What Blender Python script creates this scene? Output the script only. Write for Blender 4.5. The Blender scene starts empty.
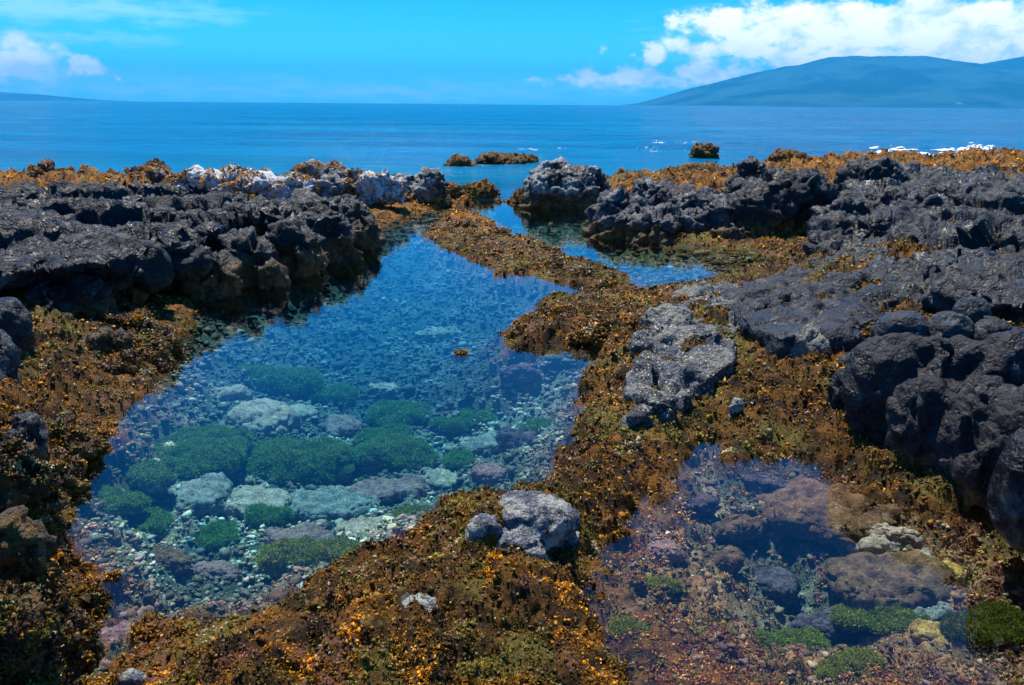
import bpy, math, random
import numpy as np
from mathutils import Matrix, Vector

random.seed(7)
rng = np.random.default_rng(7)
C = bpy.context.scene.collection
scene = bpy.context.scene

# ------------------------------------------------------------------ camera
W_, H_ = 1024, 685
F = 28.0 / 36.0 * W_
CAMZ = 1.7
PITCH = math.radians(16.65)
ROLL = 0.0078
M3 = (Matrix.Rotation(math.pi / 2 - PITCH, 3, 'X') @ Matrix.Rotation(ROLL, 3, 'Z'))
MN = np.array(M3)


def rays(uv):
    uv = np.asarray(uv, float).reshape(-1, 2)
    d = np.stack([(uv[:, 0] - W_ / 2) / F, (H_ / 2 - uv[:, 1]) / F, -np.ones(len(uv))], 1)
    return d @ MN.T


def P(u, v, z=0.0):
    """where the sight line towards (u, v) meets the level z"""
    d = rays([(u, v)])[0]
    t = (z - CAMZ) / d[2]
    return np.array([d[0] * t, d[1] * t, z])


def PY(u, v, y):
    d = rays([(u, v)])[0]
    t = y / d[1]
    return np.array([d[0] * t, y, CAMZ + d[2] * t])


cam_d = bpy.data.cameras.new("camera")
cam_d.lens = 28.0
cam_d.sensor_width = 36.0
cam_d.clip_start = 0.05
cam_d.clip_end = 90000
cam = bpy.data.objects.new("camera", cam_d)
C.objects.link(cam)
cam.matrix_world = Matrix.Translation((0, 0, CAMZ)) @ M3.to_4x4()
scene.camera = cam

# ------------------------------------------------------------------ noise
_perm = np.random.default_rng(11).permutation(256)
_perm = np.concatenate([_perm, _perm, _perm]).astype(np.int32)
_g = np.random.default_rng(12).normal(size=(256, 3))
_g = (_g / np.linalg.norm(_g, axis=1, keepdims=True)).astype(np.float32)
_r3 = np.random.default_rng(13).random((256, 3)).astype(np.float32)


def _hash(i, j, k):
    return _perm[_perm[_perm[i & 255] + (j & 255)] + (k & 255)]


def perlin(p):
    p = np.asarray(p, np.float32)
    i = np.floor(p).astype(np.int32)
    f = p - i
    u = f * f * f * (f * (f * 6 - 15) + 10)
    out = 0
    for dx in (0, 1):
        wx = u[:, 0] if dx else 1 - u[:, 0]
        for dy in (0, 1):
            wy = u[:, 1] if dy else 1 - u[:, 1]
            for dz in (0, 1):
                wz = u[:, 2] if dz else 1 - u[:, 2]
                g = _g[_hash(i[:, 0] + dx, i[:, 1] + dy, i[:, 2] + dz)]
                out = out + wx * wy * wz * (g[:, 0] * (f[:, 0] - dx) + g[:, 1] * (f[:, 1] - dy) + g[:, 2] * (f[:, 2] - dz))
    return out * 1.5


def fbm(p, s, o=4, gain=0.5, seed=0.0):
    p = np.asarray(p, np.float32) * s + np.float32(seed * 17.31)
    a, t, n = 1.0, 0, 0
    for _ in range(o):
        t = t + a * perlin(p)
        n += a
        a *= gain
        p = p * 2.03 + 5.7
    return t / n


def ridged(p, s, o=4, gain=0.55, seed=0.0):
    p = np.asarray(p, np.float32) * s + np.float32(seed * 13.7)
    a, t, n = 1.0, 0, 0
    for _ in range(o):
        t = t + a * (1 - np.abs(perlin(p)) * 2)
        n += a
        a *= gain
        p = p * 2.1 + 3.1
    return t / n


def worley(p, s, seed=0, tilt=False):
    """F1, F2, cell random (and a random slope across each cell)"""
    p = np.asarray(p, np.float32) * s
    i = np.floor(p).astype(np.int32)
    f1 = np.full(len(p), 9.0, np.float32)
    f2 = f1.copy()
    cid = np.zeros(len(p), np.int32)
    off = np.zeros_like(p)
    for dx in (-1, 0, 1):
        for dy in (-1, 0, 1):
            for dz in (-1, 0, 1):
                h = _hash(i[:, 0] + dx + seed, i[:, 1] + dy, i[:, 2] + dz)
                q = np.stack([i[:, 0] + dx, i[:, 1] + dy, i[:, 2] + dz], 1) + _r3[h]
                d = np.sqrt(((q - p) ** 2).sum(1))
                c = d < f1
                f2 = np.where(c, f1, np.minimum(f2, d))
                cid = np.where(c, h, cid)
                if tilt:
                    off = np.where(c[:, None], p - q, off)
                f1 = np.where(c, d, f1)
    if tilt:
        return f1, f2, cid / 255.0, (off * _g[cid]).sum(1)
    return f1, f2, cid / 255.0


def sstep(a, b, x):
    t = np.clip((x - a) / (b - a), 0, 1)
    return t * t * (3 - 2 * t)


# ------------------------------------------------------------------ objects
def link_mesh(name, verts, faces, mat=None, parent=None, smooth=True, col=None):
    me = bpy.data.meshes.new(name)
    verts = np.asarray(verts, np.float32)
    faces = np.asarray(faces, np.int32)
    n, k = faces.shape
    me.vertices.add(len(verts))
    me.vertices.foreach_set("co", verts.ravel())
    me.loops.add(n * k)
    me.loops.foreach_set("vertex_index", faces.ravel())
    me.polygons.add(n)
    me.polygons.foreach_set("loop_start", np.arange(0, n * k, k, dtype=np.int32))
    me.polygons.foreach_set("loop_total", np.full(n, k, np.int32))
    me.update(calc_edges=True)
    if smooth:
        me.polygons.foreach_set("use_smooth", np.ones(n, bool))
    if col is not None:
        a = me.color_attributes.new("tint", 'FLOAT_COLOR', 'POINT')
        c = np.ones((len(verts), 4), np.float32)
        c[:, :3] = col
        a.data.foreach_set("color", c.ravel())
    o = bpy.data.objects.new(name, me)
    C.objects.link(o)
    if mat:
        me.materials.append(mat)
    if parent is not None:
        o.parent = parent
    return o


def recenter(o, c):
    """put the object's origin at c without moving its shape"""
    me = o.data
    n = len(me.vertices)
    a = np.empty(n * 3, np.float32)
    me.vertices.foreach_get("co", a)
    a = a.reshape(-1, 3) - np.asarray(c, np.float32)
    me.vertices.foreach_set("co", a.ravel())
    o.location = [float(x) for x in c]
    me.update()


def tag(o, label=None, cat=None, group=None, kind=None):
    if label: o["label"] = label
    if cat: o["category"] = cat
    if group: o["group"] = group
    if kind: o["kind"] = kind
    return o


def attach(child, parent):
    """parent a mesh modelled in world coordinates without moving it"""
    recenter(child, parent.location)
    child.location = (0, 0, 0)
    child.parent = parent


# ------------------------------------------------------------------ node helper
class NT:
    def __init__(self, nt):
        self.t = nt

    def n(self, typ, ins=None, **kw):
        nd = self.t.nodes.new(typ)
        for k, v in kw.items():
            setattr(nd, k, v)
        for k, v in (ins or {}).items():
            s = nd.inputs[k]
            if isinstance(v, bpy.types.NodeSocket):
                self.t.links.new(v, s)
            else:
                if isinstance(v, (tuple, list)) and len(v) == 3 and s.type == 'RGBA':
                    v = (*v, 1)
                s.default_value = v
        return nd

    def math(self, op, a, b=0.0, c=0.0, clamp=False):
        return self.n('ShaderNodeMath', {0: a, 1: b, 2: c}, operation=op, use_clamp=clamp).outputs[0]

    def vmath(self, op, a, b=(0, 0, 0)):
        nd = self.n('ShaderNodeVectorMath', {0: a, 1: b}, operation=op)
        return nd.outputs['Value'] if op in ('LENGTH', 'DISTANCE', 'DOT_PRODUCT') else nd.outputs[0]

    def mix(self, f, a, b, blend='MIX'):
        nd = self.n('ShaderNodeMix', data_type='RGBA', blend_type=blend)
        for s, v in ((nd.inputs[0], f), (nd.inputs[6], a), (nd.inputs[7], b)):
            if isinstance(v, bpy.types.NodeSocket):
                self.t.links.new(v, s)
            else:
                if isinstance(v, (tuple, list)) and len(v) == 3:
                    v = (*v, 1)
                s.default_value = v
        return nd.outputs[2]

    def step(self, x, a, b, t0=0.0, t1=1.0):
        return self.n('ShaderNodeMapRange', {'Value': x, 'From Min': a, 'From Max': b, 'To Min': t0, 'To Max': t1},
                      interpolation_type='SMOOTHSTEP').outputs[0]

    def noise(self, vec, scale, detail=5, rough=0.55, dist=0.0, out=0):
        return self.n('ShaderNodeTexNoise', {'Vector': vec, 'Scale': scale, 'Detail': detail, 'Roughness': rough,
                                             'Distortion': dist}).outputs[out]

    def vor(self, vec, scale, feature='F1', out=0):
        return self.n('ShaderNodeTexVoronoi', {'Vector': vec, 'Scale': scale}, feature=feature).outputs[out]


def new_mat(name):
    m = bpy.data.materials.new(name)
    m.use_nodes = True
    m.node_tree.nodes.clear()
    return m, NT(m.node_tree)


def finish(t, shader, vol=None):
    out = t.n('ShaderNodeOutputMaterial')
    if shader is not None:
        t.t.links.new(shader, out.inputs['Surface'])
    if vol is not None:
        t.t.links.new(vol, out.inputs['Volume'])


def rock_mat(name, dark=(0.022, 0.026, 0.034), light=(0.085, 0.092, 0.105), warm=(0.06, 0.045, 0.032),
             tide=0.28, tide_col=((0.05, 0.032, 0.012), (0.16, 0.085, 0.018)), speck=0.35, speck_col=(0.48, 0.44, 0.32),
             crust=0.0, crust_col=(0.62, 0.64, 0.66), rough=0.5, bump=1.0, spec=0.27, scale=1.0):
    m, t = new_mat(name)
    pos = t.n('ShaderNodeNewGeometry').outputs['Position']
    z = t.n('ShaderNodeSeparateXYZ', {0: pos}).outputs[2]
    n1 = t.noise(pos, 2.3 * scale, 6, 0.62)
    n2 = t.noise(pos, 11.0 * scale, 6, 0.65)
    n3 = t.noise(pos, 60.0 * scale, 4, 0.7)
    c = t.mix(t.step(t.math('ADD', t.math('MULTIPLY', n1, 0.6), t.math('MULTIPLY', n2, 0.4)), 0.40, 0.62), dark, light)
    c = t.mix(t.step(t.noise(t.vmath('ADD', pos, (9, 3, 1)), 1.7 * scale, 4), 0.52, 0.68, 0, 0.65), c, warm)
    c = t.mix(t.step(n3, 0.35, 0.7, 0.0, 0.45), c, t.mix(1.0, c, (1.9, 1.9, 1.9), 'MULTIPLY'))
    c = t.mix(t.step(t.noise(t.vmath('ADD', pos, (5, 11, 2)), 5.5 * scale, 7, .72), .57, .66, 0, .7), c, t.mix(n3, tuple(4.0 * x for x in light), (.13, .125, .11)))
    if crust > 0:
        k = t.step(t.math('ADD', t.noise(t.vmath('ADD', pos, (3, 7, 5)), 3.0 * scale, 8, 0.7), t.math('MULTIPLY', n3, 0.18)),
                   0.72 - 0.34 * crust, 0.80 - 0.34 * crust)
        c = t.mix(k, c, t.mix(n2, crust_col, tuple(0.75 * x for x in crust_col)))
    # tide band: brown turf on the stone up to the wave-washed level
    zz = t.math('ADD', z, t.math('MULTIPLY', t.math('SUBTRACT', t.noise(pos, 3.5 * scale, 6, 0.65), 0.5), -0.75))
    tm = t.step(zz, tide + 0.07, tide - 0.09)
    tc = t.mix(t.step(t.noise(pos, 16 * scale, 5, 0.7), 0.38, 0.66), tide_col[0], tide_col[1])
    c = t.mix(tm, c, tc)
    # barnacles and lichen specks
    if speck > 0:
        v = t.vor(t.vmath('ADD', pos, t.n('ShaderNodeVectorMath', {0: t.n('ShaderNodeTexNoise', {'Vector': pos, 'Scale': 30.0}).outputs[1], 1: (0.03, 0.03, 0.03)}, operation='MULTIPLY').outputs[0]), 34 * scale)
        gate = t.step(t.noise(t.vmath('ADD', pos, (1, 2, 8)), 4.2 * scale, 5, 0.7), 0.66 - 0.22 * speck, 0.74 - 0.2 * speck)
        sp = t.math('MULTIPLY', t.step(v, 0.30, 0.17), gate)
        hi = t.step(z, tide + 0.55, tide + 0.1, 0.25, 1.0)
        c = t.mix(t.math('MULTIPLY', sp, hi), c, t.mix(n2, speck_col, tuple(0.5 * x for x in speck_col)))
    b1 = t.math('ADD', t.math('MULTIPLY', n2, 0.55), t.math('MULTIPLY', n3, 0.12))
    pits = t.step(t.vor(pos, 26 * scale), 0.05, 0.32)
    b2 = t.math('ADD', t.math('ADD', b1, t.math('MULTIPLY', t.noise(pos, 4.5 * scale, 4, .6), 1.0)), t.math('MULTIPLY', pits, 0.09))
    bp = t.n('ShaderNodeBump', {'Height': b2, 'Distance': 0.11 * bump / scale, 'Strength': 1.0})
    r = t.step(n1, 0.35, 0.65, rough - 0.2, rough + 0.14)
    r = t.mix(tm, r, (0.6, 0.6, 0.6))
    bs = t.n('ShaderNodeBsdfPrincipled', {'Base Color': c, 'Roughness': r, 'Normal': bp.outputs[0], 'Specular IOR Level': spec})
    finish(t, bs.outputs[0])
    return m


def weed_mat(name, rough=0.42, spec=0.22, transl=0.15):
    m, t = new_mat(name)
    col = t.n('ShaderNodeAttribute', attribute_name='tint').outputs[0]
    pos = t.n('ShaderNodeNewGeometry').outputs['Position']
    c = t.mix(t.step(t.noise(pos, 130, 3, 0.6), 0.35, 0.7, 0, 0.6), col, t.mix(1.0, col, (1.7, 1.6, 1.4), 'MULTIPLY'))
    bs = t.n('ShaderNodeBsdfPrincipled', {'Base Color': c, 'Roughness': rough, 'Specular IOR Level': spec})
    tr = t.n('ShaderNodeBsdfTranslucent', {'Color': c})
    mx = t.n('ShaderNodeMixShader', {0: transl, 1: bs.outputs[0], 2: tr.outputs[0]})
    finish(t, mx.outputs[0])
    return m


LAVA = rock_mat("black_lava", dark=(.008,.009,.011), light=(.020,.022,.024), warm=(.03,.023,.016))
LEDGE = rock_mat("ridged_lava", dark=(0.008, 0.009, 0.012), light=(0.017, 0.020, 0.024), warm=(.015,.013,.012), tide=0.27, speck=0.3, scale=0.9)
PILLOW = rock_mat("pillow_lava", dark=(0.007, 0.008, 0.010), light=(0.023, 0.027, 0.031), warm=(.019,.017,.0155), tide=0.16, speck=0.35, bump=0.7)
BLOCK = rock_mat("purple_lava", dark=(0.007, 0.007, 0.009), light=(0.014, 0.0142, 0.017), warm=(0.016, 0.011, 0.0125), tide=0.05, speck=0.1, bump=0.7)
GREYROCK = rock_mat("grey_lava", dark=(0.012, 0.013, 0.015), light=(0.055, 0.058, 0.06), tide=0.22, speck=0.6, crust=0.5, crust_col=(0.27, 0.27, 0.25))
SPECKLED = rock_mat("barnacled_lava", dark=(0.014, 0.017, 0.021), light=(0.07, 0.078, 0.088), tide=0.0, speck=1.7, speck_col=(0.66, 0.62, 0.48), crust=0.42, crust_col=(0.19, 0.185, 0.15), scale=1.25)
FLECKED = rock_mat("white_flecked_lava", dark=(0.02, 0.024, 0.031), light=(0.09, 0.1, 0.12), tide=-.2, speck=2.0, speck_col=(0.7, 0.66, 0.52), crust=0.42, crust_col=(0.34, 0.335, 0.28), scale=1.8)
WHITEROCK = rock_mat("salt_crusted_lava", dark=(0.05, 0.05, 0.055), light=(0.2, 0.2, 0.21), tide=0.2, speck=0.4, crust=.66, crust_col=(0.62, 0.62, 0.61))
BROWNROCK = rock_mat("weedy_lava", dark=(0.03, 0.014, 0.006), light=(0.13, 0.06, 0.014), warm=(0.2, 0.075, 0.018), tide=0.6, speck=0.5, bump=1.3)
WEED = weed_mat("seaweed_fronds")
MOSS = weed_mat("moss_fronds", rough=0.8, spec=0.1, transl=0.35)

# ------------------------------------------------------------------ terrain
POOL = [(60, 720), (20, 700), (58, 660), (64, 632), (74, 610), (100, 606), (108, 580), (90, 566), (78, 548), (64, 512), (56, 484), (76, 460),
        (104, 436), (110, 420), (136, 404), (150, 388), (168, 350), (182, 322), (202, 302), (242, 290), (290, 274), (312, 262), (342, 254),
        (372, 240), (382, 226), (402, 216), (430, 209), (450, 206), (452, 214), (438, 218), (428, 236), (470, 258), (500, 275), (530, 273),
        (556, 281), (590, 289), (606, 290), (582, 295), (542, 300), (526, 312), (504, 334), (510, 346), (560, 345), (598, 348), (592, 366),
        (586, 388), (590, 402), (584, 420), (581, 446), (560, 462), (530, 486), (500, 494), (446, 498), (426, 520), (402, 545), (368, 556),
        (312, 580), (268, 604), (226, 612), (160, 622), (136, 650), (104, 684), (90, 720)]
CHAN = [(440, 206), (470, 204), (462, 190), (530, 190), (524, 200), (560, 209), (596, 208), (614, 220), (628, 238), (680, 244), (750, 248),
        (790, 258), (740, 272), (694, 286), (640, 288), (634, 278), (610, 266), (566, 255), (530, 236), (516, 238), (500, 226), (476, 212), (452, 212)]
SMALL = [(704, 440), (722, 458), (790, 456), (846, 460), (872, 484), (900, 494), (970, 506), (1040, 530), (1120, 580), (1180, 720), (640, 720),
         (606, 650), (592, 604), (600, 562), (612, 540), (650, 502), (690, 466)]
SEA = [(-400, 196), (0, 195), (100, 193), (200, 190), (330, 190), (440, 190), (470, 197), (525, 197), (560, 190), (615, 187), (680, 182),
       (730, 178), (790, 174), (900, 170), (1024, 168), (1300, 168)]


def poly_w(px):
    return np.array([P(u, v, 0)[:2] for u, v in px])


WPOLY = [poly_w(POOL), poly_w(CHAN), poly_w(SMALL),
         np.concatenate([poly_w(SEA), [(80, 120), (80, 400), (-80, 400), (-80, 120)]])]


def sdist(xy, poly):
    d = np.full(len(xy), 1e9)
    inside = np.zeros(len(xy), bool)
    x, y = xy[:, 0], xy[:, 1]
    n = len(poly)
    for i in range(n):
        a, b = poly[i], poly[(i + 1) % n]
        e = b - a
        w = xy - a
        t = np.clip((w @ e) / (e @ e + 1e-12), 0, 1)
        q = w - t[:, None] * e
        d = np.minimum(d, (q * q).sum(1))
        c = (a[1] > y) != (b[1] > y)
        with np.errstate(divide='ignore', invalid='ignore'):
            xi = (b[0] - a[0]) * (y - a[1]) / (b[1] - a[1]) + a[0]
        inside ^= c & (x < xi)
    return np.where(inside, 1, -1) * np.sqrt(d)


# (u, v, land height, water depth): interpolated targets
CTRL = [(0, 190, .34, 1), (100, 188, .34, 1), (200, 182, .38, 1), (300, 180, .4, 1), (380, 195, .25, .4), (440, 190, .2, .3), (440, 208, .05, .1), (480, 205, .04, .4), (520, 200, .05, .4),
        (0, 240, .3, .4), (120, 230, .3, .4), (250, 230, .3, .4), (330, 250, .12, .35), (250, 300, .08, .45), (330, 290, .1, .5), (420, 260, .1, .5),
        (60, 320, .2, .3), (120, 340, .12, .3), (160, 310, .08, .3), (120, 300, .12, .3), (210, 300, .05, .4), (30, 380, .3, .3), (110, 390, .12, .35), (60, 430, .25, .4), (10, 450, .35, .4), (30, 500, .3, .4),
        (10, 560, .4, .4), (60, 560, .2, .3), (30, 620, .35, .3), (90, 590, .16, .3), (20, 685, .3, .2), (80, 660, .08, .22),
        (250, 380, .1, .5), (350, 350, .1, .52), (480, 320, .1, .5), (540, 310, .12, .4), (450, 400, .1, .48), (300, 430, .1, .45), (180, 450, .1, .5),
        (120, 490, .1, .5), (300, 520, .1, .42), (430, 470, .1, .42), (540, 440, .1, .45), (200, 560, .1, .36), (150, 610, .1, .26), (330, 550, .1, .3),
        (500, 232, .06, .4), (470, 228, .05, .4), (540, 260, .06, .4), (600, 282, .07, .3), (560, 320, .1, .4), (640, 300, .08, .3), (610, 325, .12, .3), (680, 292, .08, .3), (700, 300, .14, .3),
        (640, 380, .2, .4), (600, 420, .16, .4), (640, 440, .14, .4), (600, 480, .14, .4), (550, 510, .16, .4), (480, 540, .18, .3), (420, 570, .16, .3),
        (350, 610, .14, .2), (280, 640, .14, .2), (200, 660, .12, .2), (400, 650, .18, .2), (500, 620, .18, .2), (560, 580, .14, .25), (580, 640, .1, .15),
        (500, 685, .14, .1), (700, 400, .16, .3), (760, 420, .16, .3), (830, 440, .14, .3), (880, 470, .16, .3), (950, 500, .2, .25), (1010, 530, .3, .2),
        (800, 390, .2, .3), (870, 420, .22, .3), (730, 340, .28, .3), (760, 370, .22, .3), (850, 320, .4, .3), (860, 350, .35, .3), (950, 300, .5, .3),
        (780, 256, .07, .12), (740, 248, .07, .1), (680, 262, .05, .14), (660, 280, .05, .2), (720, 275, .06, .15), (640, 287, .05, .2), (560, 240, .1, .5), (500, 205, .1, .5), (600, 225, .1, .35),
        (640, 235, .15, .2), (700, 200, .3, .3), (760, 180, .35, .5), (850, 165, .42, 1), (940, 165, .45, 1), (1020, 165, .5, 1), (900, 220, .45, .5),
        (1000, 250, .5, .5), (800, 280, .3, .3), (700, 480, .1, .3), (780, 500, .1, .32), (840, 530, .1, .3), (800, 570, .1, .4), (840, 600, .1, .3), (930, 560, .1, .22),
        (680, 540, .1, .24), (640, 600, .1, .16), (720, 610, .1, .16), (800, 640, .1, .14), (900, 620, .1, .2), (980, 600, .1, .2), (1020, 660, .1, .2),
        (700, 670, .1, .08), (860, 680, .1, .12), (1100, 400, .5, .3), (1150, 600, .4, .3), (-80, 500, .5, .3), (-100, 650, .5, .3), (-60, 300, .5, .3)]


def warp(x, y):
    return np.stack([x / np.maximum(y, .3), np.log(np.maximum(y, .3)) * 0.8], 1)


_cp = np.array([P(u, v, 0)[:2] for u, v, _, _ in CTRL])
_cw = warp(_cp[:, 0], _cp[:, 1])
_K = np.sqrt(((_cw[:, None] - _cw[None]) ** 2).sum(2) + 1e-4)
_A = np.block([[_K + np.eye(len(_cw)) * -0.01, np.ones((len(_cw), 1))], [np.ones((1, len(_cw))), np.zeros((1, 1))]])
_rhs = np.zeros((len(_cw) + 1, 2))
_rhs[:-1] = np.array([(h, d) for _, _, h, d in CTRL])
_sol = np.linalg.solve(_A, _rhs)


def targets(x, y):
    w = warp(x, y).astype(np.float32)
    out = np.zeros((len(w), 2), np.float32) + _sol[-1].astype(np.float32)
    for k in range(len(_cw)):
        r = np.sqrt(((w - _cw[k].astype(np.float32)) ** 2).sum(1) + 1e-4)
        out += r[:, None] * _sol[k].astype(np.float32)
    return out


NA, NB = 1100, 740
A0, A1, B0, B1 = -1.8, 1.8, math.log(1.0), math.log(60.0)
ga = np.linspace(A0, A1, NA)
gb = np.linspace(B0, B1, NB)
GB, GA = np.meshgrid(gb, ga, indexing='ij')
GY = np.exp(GB).ravel()
GX = GA.ravel() * GY
XY = np.stack([GX, GY], 1)
sd = np.max([sdist(XY, p) for p in WPOLY], 0)
# ragged shoreline
p3 = np.stack([GX, GY, np.zeros_like(GX)], 1)
sdr = sd + fbm(p3, 1.6, 4, .6) * np.clip(0.10 + 0.012 * GY, 0, .3) + fbm(p3, 7, 3, .6, 3) * 0.04
tg = targets(GX, GY)
hl = np.clip(tg[:, 0], .04, .7)
dp = np.clip(tg[:, 1], .05, 1.2)
off = np.clip((sdist(XY, WPOLY[3])), 0, None)          # metres offshore
dp = dp + sstep(.5, 9, off) * 1.8
land = hl * (1 - np.exp(-np.clip(-sdr, 0, None) / 0.16))
wat = -dp * (1 - np.exp(-np.clip(sdr, 0, None) / 0.34))
zz = np.where(sdr < 0, land, wat)
f1, f2, cid = worley(p3 + np.stack([fbm(p3, 3, 3), fbm(p3, 3, 3, seed=5), 0 * GX], 1) * .12, 5.0)
lumps = (0.5 - f1) * 0.15
f1b, f2b, cidb = worley(p3, 15.0)
lum2 = (0.5 - f1b) * 0.075
wl = sstep(-.02, .05, sdr)
low = np.clip(hl / .2, .3, 1.15)
low = np.where(sdr > 0, 1.0, low)
zz = zz + low * (lumps * (0.9 - .35 * wl) + lum2 + fbm(p3, 1.1, 4, seed=2) * .10 * (0.4 + .6 * sstep(0, .4, np.abs(sdr))))
zz += fbm(p3, 22, 3, .6, seed=4) * .02
# keep land/water on their own sides of the surface
zz = np.where(sdr < -0.03, np.maximum(zz, 0.012 + 0.06 * np.clip(-sdr - .03, 0, .4)), zz)
zz = np.where(sdr > 0.05, np.minimum(zz, -0.02 - .1 * np.clip(sdr - .05, 0, 1)), zz)
f1c = worley(p3 + np.stack([fbm(p3, 1.5, 3), fbm(p3, 1.5, 3, seed=5), 0 * GX], 1) * .3, 1.7)[0]
zz = np.where(sdr < -.1, np.maximum(zz + sstep(9.5, 13, GY) * (.55 - f1c) * .42 * sstep(.1, .6, -sdr), .02), zz)
GZ = zz
# sideways crumple so that knobs overhang a little
jit = np.stack([fbm(p3 + [0, 0, 3], 9, 3, .6, 7), fbm(p3 + [0, 0, 9], 9, 3, .6, 9)], 1) * .05
TV = np.stack([GX + jit[:, 0], GY + jit[:, 1], GZ], 1)
idx = np.arange(NA * NB).reshape(NB, NA)
TF = np.stack([idx[:-1, :-1], idx[:-1, 1:], idx[1:, 1:], idx[1:, :-1]], -1).reshape(-1, 4)

Zg = GZ.reshape(NB, NA)


def ground(x, y):
    x = np.atleast_1d(np.asarray(x, float)); y = np.atleast_1d(np.asarray(y, float))
    a = np.clip((x / y - A0) / (A1 - A0) * (NA - 1), 0, NA - 1.001)
    b = np.clip((np.log(y) - B0) / (B1 - B0) * (NB - 1), 0, NB - 1.001)
    i, j = b.astype(int), a.astype(int)
    fb, fa = b - i, a - j
    return (Zg[i, j] * (1 - fb) * (1 - fa) + Zg[i + 1, j] * fb * (1 - fa) + Zg[i, j + 1] * (1 - fb) * fa + Zg[i + 1, j + 1] * fb * fa)


def drop(u, v, z=0.0):
    for _ in range(12):
        p = P(u, v, z)
        z = 0.5 * z + 0.5 * float(ground(p[0], p[1])[0])
    p = P(u, v, z)
    return np.array([p[0], p[1], float(ground(p[0], p[1])[0])])


def mixc(a, b, f):
    f = np.asarray(f)[:, None]
    return np.asarray(a) * (1 - f) + np.asarray(b) * f


def pal_land(p, orange):
    """turf and crust colours of the exposed reef (albedo)"""
    n1 = fbm(p, 2.2, 4, .6, 21) + .5
    n2 = fbm(p, 9, 4, .6, 22) + .5
    c = mixc((.026, .013, .004), (.13, .057, .009), sstep(.3, .7, n2))
    c = mixc(c, (.115, .09, .018), sstep(.55, .72, n1))
    c = mixc(c, (.15, .07, .04), sstep(.74, .84, fbm(p, 3.1, 3, .5, 23) + .5))
    c = mixc(c, (.25, .095, .005), orange * sstep(.42, .62, n2))
    return c


orange = np.clip(sstep(10.5, 13, GY) + sstep(.45, .72, fbm(p3, 1.2, 3, .5, 31) + .5) * .35, 0, 1)
cl = pal_land(p3, orange)
nf = fbm(p3, 6, 4, .6, 41) + .5
nv = fbm(p3, 1.0, 3, .5, 42) + .5
cw = mixc((.09, .13, .10), (.34, .31, .21), sstep(.3, .7, nf))
cw = mixc(cw, (.26, .15, .13), sstep(.55, .8, fbm(p3, 4, 3, .5, 43) + .5) * .7)
cw = mixc(cw, (.06, .08, .03), sstep(.55, .75, nv) * .8)
cw = mixc(cw, (.2, .12, .06), sstep(3.3, 2.4, GY) * .7)
cw = mixc(cw, (.05, .06, .035), sstep(.50, .62, fbm(p3, 1.6, 4, .6, 92) + .5) * .75)
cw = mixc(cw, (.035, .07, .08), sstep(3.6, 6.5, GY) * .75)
insmall = sstep(-.1, .2, sdist(XY, WPOLY[2]))
cw = mixc(cw, mixc((.13, .055, .02), (.42, .21, .09), sstep(.3, .7, nf)), insmall * .85 * sstep(.33, .24, dp))
cw = mixc(cw, (.02, .04, .045), sstep(.3, 3, off))
inch = sstep(-.1, .3, sdist(XY, WPOLY[1]))
cw = mixc(cw, mixc((.08, .05, .012), (.2, .14, .04), sstep(.3, .7, nf)), inch * .8)
under = sstep(-.02, -.12, GZ + fbm(p3, 5, 3, .5, 44) * .08)
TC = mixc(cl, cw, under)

mt, t = new_mat("reef_rock")
pos = t.n('ShaderNodeNewGeometry').outputs['Position']
col = t.n('ShaderNodeAttribute', attribute_name='tint').outputs[0]
na = t.noise(pos, 45, 6, 0.7)
nb_ = t.noise(pos, 160, 3, 0.7)
c = t.mix(t.step(na, .34, .66), t.mix(1.0, col, (.55, .55, .55), 'MULTIPLY'), t.mix(1.0, col, (1.55, 1.5, 1.35), 'MULTIPLY'))
sp = t.math('MULTIPLY', t.step(t.vor(pos, 70), .28, .16), t.step(t.noise(pos, 6, 5, .7), .54, .64))
c = t.mix(t.math('MULTIPLY', sp, .8), c, (.5, .45, .32))
hh = t.math('ADD', t.math('MULTIPLY', na, .8), t.math('MULTIPLY', nb_, .3))
bp = t.n('ShaderNodeBump', {'Height': hh, 'Distance': .03, 'Strength': 1.0})
bs = t.n('ShaderNodeBsdfPrincipled', {'Base Color': c, 'Roughness': .7, 'Specular IOR Level': .15, 'Normal': bp.outputs[0]})
finish(t, bs.outputs[0])
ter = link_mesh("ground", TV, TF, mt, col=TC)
tag(ter, kind="structure", label="brown lava reef floor with tide pools reaching out to the sea", cat="ground")

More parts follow.
